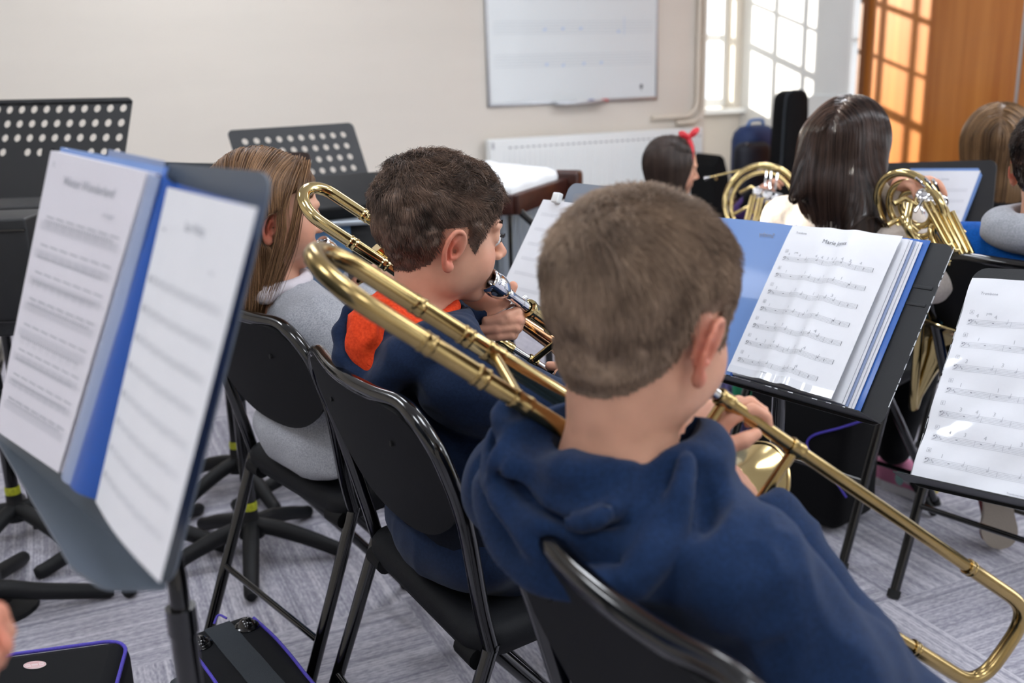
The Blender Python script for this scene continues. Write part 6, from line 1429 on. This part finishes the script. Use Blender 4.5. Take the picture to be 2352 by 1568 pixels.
# ---------- boy with the orange-lined hood
o2 = at(1017, 524, 1.45)
hip2 = V3(CH[1][0]-.025, CH[1][1]-.005, .53)
lw2 = at(1083, 692, 1.555); le2 = at(1000, 800, 1.66); w2 = at(1330, 880, 1.60); e2 = at(1350, 985, 1.36)
def h2(Fd, p):
    # left hand wrapped round the brace, thumb up along the mouthpiece
    P = lambda x, y, d: at(x, y, d)
    Fd.chain([lw2, P(1112, 697, 1.55), P(1140, 706, 1.545)], [.021, .020, .018], .012)
    Fd.chain([P(1100, 690, 1.56), P(1130, 722, 1.555), P(1150, 745, 1.55)], [.018, .020, .014], .012)
    Fd.chain([P(1132, 704, 1.545), P(1154, 696, 1.54), P(1166, 678, 1.535), P(1178, 657, 1.53)], [.0135, .0105, .0092, .0080], .005)      # thumb
    for kn, md, tp, r in ((P(1150, 722, 1.56), P(1192, 718, 1.555), P(1142, 732, 1.523), .0088), (P(1148, 738, 1.56), P(1194, 735, 1.553), P(1117, 737, 1.523), .0090), (P(1146, 754, 1.56), P(1188, 752, 1.553), P(1104, 757, 1.525), .0086), (P(1144, 768, 1.56), P(1178, 769, 1.555), P(1120, 774, 1.532), .0078)):
        m1 = (kn+md)/2+FW*.002; m2 = md-FW*.018+RT*-.004; Fd.chain([kn, m1, md], [r*1.15, r*1.1, r], .005); Fd.chain([md, m2, (m2*.45+tp*.55)-FW*.004, tp], [r, r, r*.97, r*.86], .003)
    # right hand on the slide handle
    for a, b, c, r in ((P(1318, 858, 1.6), P(1286, 842, 1.585), P(1262, 840, 1.59), .0085), (P(1322, 872, 1.6), P(1300, 868, 1.578), P(1282, 858, 1.572), .0085), (P(1326, 886, 1.6), P(1304, 886, 1.578), P(1290, 872, 1.57), .008), (P(1328, 900, 1.6), P(1308, 900, 1.58), P(1296, 888, 1.572), .0072)): Fd.chain([a, b, c], [r*1.1, r, r*.9], .003)
    Fd.chain([w2, P(1326, 878, 1.605)], [.02, .02], .012)
b2 = person('dark-haired boy in navy hoodie with orange hood lining playing the shiny trombone', o2, 70, 8, 0, .985, 62, .0025, hip2, .145, .0415, (0.0, -.044, -.142), {-1: (le2, lw2), 1: (e2, w2)}, [h2], eyes_on=True)
def hood2(Fd, p):
    cm = xf(V3(CH[1][0], CH[1][1], 0), CH[1][2]); Fd.ell(tr(cm, (0, -.055, .515)), (.165, .085, .07), cm[:3, :3], .03)
    c = p.nb; P = lambda x, y, d=1.40: at(x, y, d)
    hood_ring(Fd, c+UZ*.0-p.f*.004, p.r, p.f, .068, .062, .016, .012, .014)
    Fd.chain([P(905, 672, 1.46), P(850, 690, 1.43), P(803, 712, 1.415), P(781, 762, 1.405), P(788, 822, 1.39), P(822, 866, 1.375), P(860, 892, 1.36)], [.010, .010, .010, .0105, .011, .012, .014], .012)
    Fd.chain([P(1066, 752, 1.40), P(1040, 775, 1.37), P(985, 800, 1.345), P(925, 825, 1.345), P(888, 868, 1.35), P(866, 898, 1.355)], [.016, .026, .030, .028, .02, .014], .02)
    Fd.ell(P(900, 800, 1.435), (.085, .06, .06), np.stack([p.r, p.f, UZ], 1), .02)
top_cloth(b2, 'hoodie', M['navy2'], .0042, 1.02, -.03, hood2, (.06, .052, .042), .0055, 12, 8, .052, push=.045, flat=1.7)
Fl = Field(at(880, 790, 1.4)-.16, at(880, 790, 1.4)+.16, .003)
P = lambda x, y, d=1.40: at(x, y, d)
Fl.chain([P(885, 712, 1.425), P(850, 740, 1.40), P(838, 790, 1.392), P(858, 838, 1.38)], [.024, .026, .026, .020], .025)
Fl.chain([P(900, 720, 1.415), P(900, 770, 1.388), P(880, 830, 1.375)], [.03, .036, .026], .025); Fl.chain([P(940, 735, 1.405), P(960, 775, 1.385), P(920, 805, 1.37)], [.024, .03, .022], .02); Fl.chain([P(985, 745, 1.40), P(1000, 768, 1.385)], [.016, .018], .02)
Fl.chain([P(880, 715, 1.375), P(890, 770, 1.352), P(858, 815, 1.35)], .006, .016, 'sub'); Fl.chain([P(935, 765, 1.35), P(885, 800, 1.342), P(855, 812, 1.35)], .006, .014, 'sub')
cloth_obj('hood_lining', Fl, M['orange'], b2.root, .0075, 17, 4)
Fc = Field(b2.nb-.12, b2.nb+.12, .003); hood_ring(Fc, b2.nb+UZ*.018, b2.r, b2.f, .054, .052, .0085, .012, .006); cloth_obj('shirt_collar', Fc, M['orange'], b2.root, .001, 20, 2)
trousers(b2, M['dark_trouser'], seed=5)
head_hair(b2.root, b2.v, b2.q, b2.o, b2.R, b2.sc, 'short', M['hair_brown'], .0055, .0, 19000, .026, 9, swirl=.5, wave=1.0, crown=(.0, -.06, .082), rad=.00042, lift=.35, nseg=7, bf=75, ba=.012)
# ---------- girl in grey
o3 = at(622, 482, 1.80)
hip3 = V3(CH[0][0]+.0, CH[0][1]+.015, .53)
w3r = at(860, 690, 1.88); e3r = at(850, 850, 1.70); w3l = at(830, 650, 2.0); e3l = at(760, 760, 2.12)
def h3(Fd, p):
    d = nz(ld3-mp3); hand(Fd, w3r, d*.6+UZ*.7, -p.r, -1, (.6, .9, .8), .8); hand(Fd, w3l, d*.7+UZ*.5, p.r, 1, (.6, .9, .8), .8)
g3 = person('girl in grey sweatshirt with long brown hair playing the cornet', o3, 73, 4, 0, .985, 52, .0032, hip3, .14, .040, (0, .0, -.15), {1: (e3r, w3r), -1: (e3l, w3l)}, [h3])
def bulge3(Fd, p):
    cm = xf(V3(CH[0][0], CH[0][1], 0), CH[0][2]); Fd.ell(tr(cm, (-.01, -.06, .515)), (.175, .09, .065), cm[:3, :3], .03)
    Fd.ell(tr(cm, (.02, -.095, .487)), (.14, .045, .033), cm[:3, :3], .02)
top_cloth(g3, 'sweatshirt', M['grey'], .005, 1.02, -.035, bulge3, (.062, .055, .042), .006, 12, 14, .056, push=.05, flat=1.75, belly=.135)
Fc = Field(g3.nb-.13, g3.nb+.13, .003); hood_ring(Fc, g3.nb+UZ*.016-g3.f*.004, g3.r, g3.f, .060, .056, .0105, .006, .01); Fc.chain([g3.nb+g3.r*.05-g3.f*.045+UZ*.004, g3.nb-g3.f*.068-UZ*.002, g3.nb-g3.r*.05-g3.f*.045+UZ*.004], .016, .014); cloth_obj('polo_collar', Fc, M['collar'], g3.root, .0015, 20, 2)
trousers(g3, M['dark_trouser'], seed=7)
def cut3(Fd, p): 
    Fd.ell(p.W(.085, .055, -.030), np.array((.062, .055, .085))*p.sc, p.R, .012, 'sub'); Fd.ell(p.W(.085, .0, -.024), np.array((.030, .030, .036))*p.sc, p.R, .01, 'sub')
def add3(Fd, p):
    s = p.sc; Fd.chain([p.W(.055, .062, .045), p.W(.078, .045, .012), p.W(.080, .026, -.03), p.W(.073, .010, -.075), p.W(.066, -.01, -.12)], [.014*s, .013*s, .009*s, .010*s, .010*s], .012)
    Fd.chain([p.W(.066, -.04, -.06), p.W(.07, -.02, -.11), p.W(.062, .005, -.15)], [.026*s, .022*s, .012*s], .02)
hair3 = long_hair(g3, M['hair_long'], .172, .066, .052, 2600, 3, 1.4, .035, cuts=(cut3,), adds=(), rad=.00075, vox=.0045, wavy=.12, part=-.01)
# loose locks in front of the ear and over the collar
rg = np.random.default_rng(31); n_ = 170; K = 22; T = np.zeros((K, n_, 3)); ctl = [[(.03, .062, .088), (.068, .050, .048), (.083, .040, .0), (.078, .030, -.05), (.070, .012, -.10), (.070, -.012, -.155)], [(.02, .05, .095), (.066, .03, .062), (.083, .012, .012), (.086, .010, -.03), (.076, -.002, -.085), (.078, -.02, -.15)], [(.01, -.02, .105), (.06, -.03, .072), (.082, -.04, .015), (.080, -.046, -.04), (.074, -.04, -.09), (.082, -.045, -.165)]]
for i in range(n_):
    c = np.array(ctl[rg.choice(3, p=(.4, .3, .3))])+rg.normal(0, .0045, (1, 3))+np.linspace(0, 1, 6)[:, None]*rg.normal(0, .006, (1, 3)); sp_ = spline(c, 6); k = np.linspace(0, len(sp_)-1, K).astype(int); T[:, i] = [g3.W(*q) for q in sp_[k]]
tubes('loose_locks', T, .0007, M['hair_long'], g3.root, np.clip(.5+rg.normal(0, .25, n_), 0, 1), .3)
# ---------- girl with the red bow
o4 = at(1548, 382, 3.52)
w4 = at(1745, 440, 3.62); e4 = at(1660, 545, 3.75); w4r = at(1800, 560, 3.35); e4r = at(1640, 640, 3.3)
def h4(Fd, p): hand(Fd, w4, at(1782, 400, 3.46)-w4, RT*.5-UP*.5-FW*.7, 1, (.35, .7, .6), .92, spread=.10)
g4 = person('girl with brown hair and a red hair bow playing the french horn', o4, 86, 8, 0, .93, 75, .006, V3(o4[0]-.03, o4[1], .47), .135, .04, (0, -.03, -.15), {-1: (e4, w4), 1: (e4r, w4r)}, [h4])
top_cloth(g4, 'sweater', M['black_cloth'], .008, 1, -.02, None, (.055, .048, .038), .004, 12, 3)
Fs = Field(np.minimum(e4, w4)-.08, np.maximum(e4, w4)+.08, .006); Fs.cone(e4*.5+w4*.5, w4+(e4-w4)*.06, .042, .036, .01); Fs.cone(w4+(e4-w4)*.12, w4-(e4-w4)*.2, .026, .026, .004, 'sub'); cloth_obj('purple_cuff', Fs, M['purple_cloth'], g4.root, .002, 18, 2)
trousers(g4, M['dark_trouser'], vox=.01, az=.08, kz=.45)
hair4 = long_hair(g4, M['hair_choc'], .155, .088, .080, 1500, 8, 1.25, .030, rad=.0013, vox=.007, wavy=.08, face=(.075, .062, .12), fz=-.05)
def ribbon(fn, nm, par, m, w):
    mb = MB(); mb.sheet(fn, 12, 3, .0016); return mb.build(nm, m, par, sharp=70)
bc_ = g4.W(.03, .030, .112); bx, by, bz = RT, UP, -FW
Fb_ = Field(bc_-.13, bc_+.1, .0035); B_ = np.stack([bx, by, bz], 1)
for s, a_, ln in ((1, .75, .026), (-1, .55, .02)):
    dv = bx*math.cos(a_)*s+by*math.sin(a_); du = np.cross(bz, dv); Fb_.ell(bc_+dv*ln, (ln, .012, .012), np.stack([dv, du, bz], 1), .004); Fb_.ell(bc_+dv*ln*1.7+bz*.012, (.010, .014, .010), B_, .004, 'sub')
tl = spline([bc_, bc_+bx*.010-by*.03+bz*.006, bc_+bx*.008-by*.06+bz*.012, bc_+bx*.002-by*.092+bz*.016], 5)
for k in range(len(tl)-1): Fb_.cone(tl[k], tl[k+1], .0085, .0085, .003, flat=(bz, 2.2))
bow_o = cloth_obj('hair_bow', Fb_, M['red'], g4.root, .001, 30, 3, it=1)
mb = MB(); mb.box((0, 0, 0), (.016, .016, .02), frame(bc_+by*.004, bx, by, bz), .005); mb.build('bow_knot', M['red'], bow_o)
chair('black folding chair under the girl with a red bow', (o4[0]+.02, o4[1], 0), 78, seat_z=.40, top=.70)
# ---------- girl with long dark hair
o5 = at(1955, 330, 2.36)
hip5 = V3(CH[4][0]-.04, CH[4][1]-.04, .53)
w5 = at(2068, 425, 2.22); e5 = at(2010, 600, 2.42); w5r = at(2150, 650, 2.15); e5r = at(2060, 640, 2.1)
def h5(Fd, p): hand(Fd, w5, at(2118, 415, 2.14)-w5, -UP*.8+RT*.2-FW*.15, 1, (.45, .55, .45), .92, spread=.10)
g5 = person('girl with long dark hair in a beige hoodie, french horn at her side', o5, 42, 2, 0, .98, 45, .005, hip5, .145, .042, (0, -.03, -.15), {-1: (e5, w5), 1: (e5r, w5r)}, [h5])
def hood5(Fd, p): hood_ring(Fd, p.nb-UZ*.01, p.r, p.f, .07, .06, .02, .01, .02); Fd.ell(p.nb-p.f*.045-UZ*.06, (.10, .04, .06), np.stack([p.r, p.f, UZ], 1), .03)
top_cloth(g5, 'hoodie', M['beige'], .006, 1.03, -.02, hood5, (.062, .053, .04), .005, 12, 17, push=.03, flat=1.6)
J = trousers(g5, M['black_cloth'], vox=.008, kd=.36, r=(.085, .07, .045), ank={1: atz(2052, 1030, .13), -1: atz(1960, 1010, .10)}, shoes=False)
# her canvas shoe, pink heel, white rubber, yellow toe
s0, s1 = atz(2030, 1112, .0), atz(2148, 1150, 0); d = nz((s1-s0)*V3(1, 1, 0)); sd = np.cross(UZ, d); Ls = np.linalg.norm(s1-s0)
def shoe(name, heel, d, Ls, mats, par, up=UZ, h=.085, wd=.04):
    sd = np.cross(up, d); Fs = Field(heel-V3(.3, .3, .3), heel+V3(.3, .3, .3), .0045); P = lambda a, b, c: heel+d*a*Ls+sd*b+up*c
    Fs.cone(P(.15, 0, .045), P(.78, 0, .03), .037, .034, .02); Fs.cone(P(.12, 0, .075), P(.4, 0, .065), .032, .03, .03); Fs.ell(P(.82, 0, .03), (Ls*.17, .038, .030), np.stack([d, sd, up], 1), .02); Fs.half(P(0, 0, .018), -up)
    Fs.cone(P(.15, 0, .13), P(.25, 0, .07), .026, .022, .01, 'sub')
    o = cloth_obj(name, Fs, mats[0], par, .0006, 14, 2)
    pts = [(a*Ls, b) for a, b in ((0, 0), (.02, .018), (.10, .032), (.3, .034), (.5, .034), (.72, .041), (.86, .037), (.96, .022), (1, 0))]; pts = [(x, y) for x, y in spline([V3(a, b, 0) for a, b in pts], 4)[:, :2]]; ol = pts+[(a, -b) for a, b in pts[::-1][1:-1]]
    mb = MB(); mb.prism(ol, 0, .026, frame(heel, d, sd, up)); mb.build('sole', mats[1], o, sharp=40); return o, P
so, Pp = shoe('shoe', V3(s0[0], s0[1], 0), d, Ls, (M['shoe_pink'], M['shoe_white']), g5.root)
for (a, b, c, r, m, nm) in ((.86, 0, .035, (.03, .034, .022), 'shoe_yellow', 'toe_cap'), (.60, -.012, .052, (.045, .03, .022), 'shoe_white', 'tongue'), (.42, -.022, .05, (.02, .022, .028), 'shoe_teal', 'side_panel')):
    Fs = Field(Pp(a, b, c)-.08, Pp(a, b, c)+.08, .004); Fs.ell(Pp(a, b, c), r, np.stack([d, sd, UZ], 1)); cloth_obj(nm, Fs, M[m], so, .0004, 10, 1)
shoe('shoe', V3(J[-1][2][0], J[-1][2][1], 0)-d*.06, d, .22, (M['shoe_pink'], M['shoe_white']), g5.root)
def add5(Fd, p): Fd.cone(p.W(-.06, -.05, .0), at(1822, 452, 2.30), .03, .006, .06); Fd.cone(p.W(.05, -.05, -.05), at(1985, 545, 2.24), .05, .045, .03)
hair5 = long_hair(g5, M['hair_dark'], .215, .088, .05, 3600, 5, 1.3, .07, rad=.0009, vox=.006, wavy=.8, kwave=15, adds=(add5,))
# ---------- girl with long light-brown hair by the wooden door
o6 = at(2292, 330, 2.85)
g6 = person('girl with straight light brown hair in black, seen from behind by the wooden door', o6, 25, 0, 0, 1.0, 25, .007, V3(CH[5][0]-.0, CH[5][1]-.0, .52), .14, .042, (0, -.03, -.15), {1: (at(2420, 640, 2.7), at(2400, 560, 3.0)), -1: (at(2215, 640, 2.95), at(2260, 560, 3.15))})
top_cloth(g6, 'sweater', M['black_cloth'], .008, 1, -.02, None, (.058, .05, .04), .004, 12, 5)
trousers(g6, M['black_cloth'], vox=.01)
long_hair(g6, M['hair_fair'], .235, .090, .072, 2000, 12, 1.35, .035, rad=.0013, vox=.007, wavy=.06, thick=.014)
# ---------- boy in the bright blue hoodie, cut by the picture edge
o7 = at(2428, 372, 2.02)
hip7 = V3(CH[3][0]-.02, CH[3][1]-.01, .53)
g7 = person('boy in bright blue hoodie with grey hood, cut off by the picture edge', o7, 48, 2, 0, 1.0, 48, .006, hip7, .155, .045, (0, -.03, -.15), {1: (at(2500, 760, 1.75), at(2620, 700, 1.95)), -1: (at(2290, 700, 2.28), at(2420, 640, 2.42))})
top_cloth(g7, 'hoodie', M['royal'], .006, 1.05, -.02, None, (.064, .054, .042), .005, 12, 9, push=.03, flat=1.6)
Fh = Field(g7.nb-.22, g7.nb+.22, .005); c = g7.nb+UZ*.028; hood_ring(Fh, c, g7.r, g7.f, .078, .07, .024, .012, .02); Fh.ell(c-g7.f*.06-UZ*.02, (.085, .034, .036), np.stack([g7.r, nz(g7.f+UZ*.35), np.cross(g7.r, nz(g7.f+UZ*.35))], 1), .03); Fh.ell(c-g7.r*.075-g7.f*.02-UZ*.005, (.03, .055, .028), np.stack([g7.r, g7.f, UZ], 1), .03); Fh.cone(c-UZ*.05, g7.o, .058, .06, .012, 'sub')
cloth_obj('hood', Fh, M['hood_grey'], g7.root, .005, 13, 4)
A7 = {1: atz(2330, 1225, .10), -1: atz(2300, 1180, .12)}
J7 = trousers(g7, M['dark_trouser'], vox=.008, kd=.34, ank={1: V3(CH[3][0]+.36, CH[3][1]-.02, .1), -1: atz(2325, 1105, .24)+g7.f*.06}, shoes=False)
hair7 = head_hair(g7.root, g7.v, g7.q, g7.o, g7.R, g7.sc, 'short', M['hair_dark'], .006, .0, 5000, .028, 6, wave=.3, rad=.0006, lift=.4)
# shoe tucked back on its toe so the sole faces us
toe = atz(2296, 1272, 0); upv = nz(V3(-.28, -.94, .12)); dd = nz(V3(.12, .05, -1)); dd = nz(dd-upv*(dd@upv)); heel = toe-dd*.19+UZ*.012
sd7 = np.cross(-upv, dd)
so, P7 = shoe('shoe', heel, dd, .19, (M['shoe_red'], M['shoe_sole']), g7.root, up=-upv)
ol = [(x, y) for x, y in ((-.024, .012), (-.020, .038), (-.0, .046), (.020, .038), (.024, .012), (.010, .012), (.009, .026), (-.009, .026), (-.010, .012))]
mb = MB(); mb.prism([(y, x) for x, y in ol], 0, .002, frame(heel+upv*.0005, dd, np.cross(upv, dd), upv)); mb.build('heel_pad', M['shoe_red'], so, sharp=30)
# ---------- hand of a player outside the picture
hw_ = at(-232, 1575, .62)
Fd = Field(hw_-.24, hw_+.24, .0032)
hand(Fd, hw_, at(-147, 1455, .60)-hw_, RT*.9-FW*.25, -1, (.7, 1.1, .9), .85); Fd.cone(hw_, hw_-V3(.16, .06, .10), .023, .034, .015)
v, q = Fd.mesh(); hp_ = link_mesh('person', v, q, M['skin'], None); tag(hp_, 'blurred hand of a player outside the picture, lower corner by the front stand', 'person', 'players in the band'); set_attr(hp_, 'flush', np.clip(.45+.8*vnoise(v*55), 0, 1))
Fs = Field(hw_-V3(.3, .3, .3), hw_+V3(.1, .1, .1), .006); a = hw_-V3(.05, .02, .03); Fs.cone(a, hw_-V3(.2, .08, .13), .034, .048, .01); Fs.cone(a+V3(.02, .01, .01), hw_-V3(.1, .04, .06), .026, .028, .005, 'sub'); cloth_obj('sleeve', Fs, M['black_cloth'], hp_, .003, 15, 1)
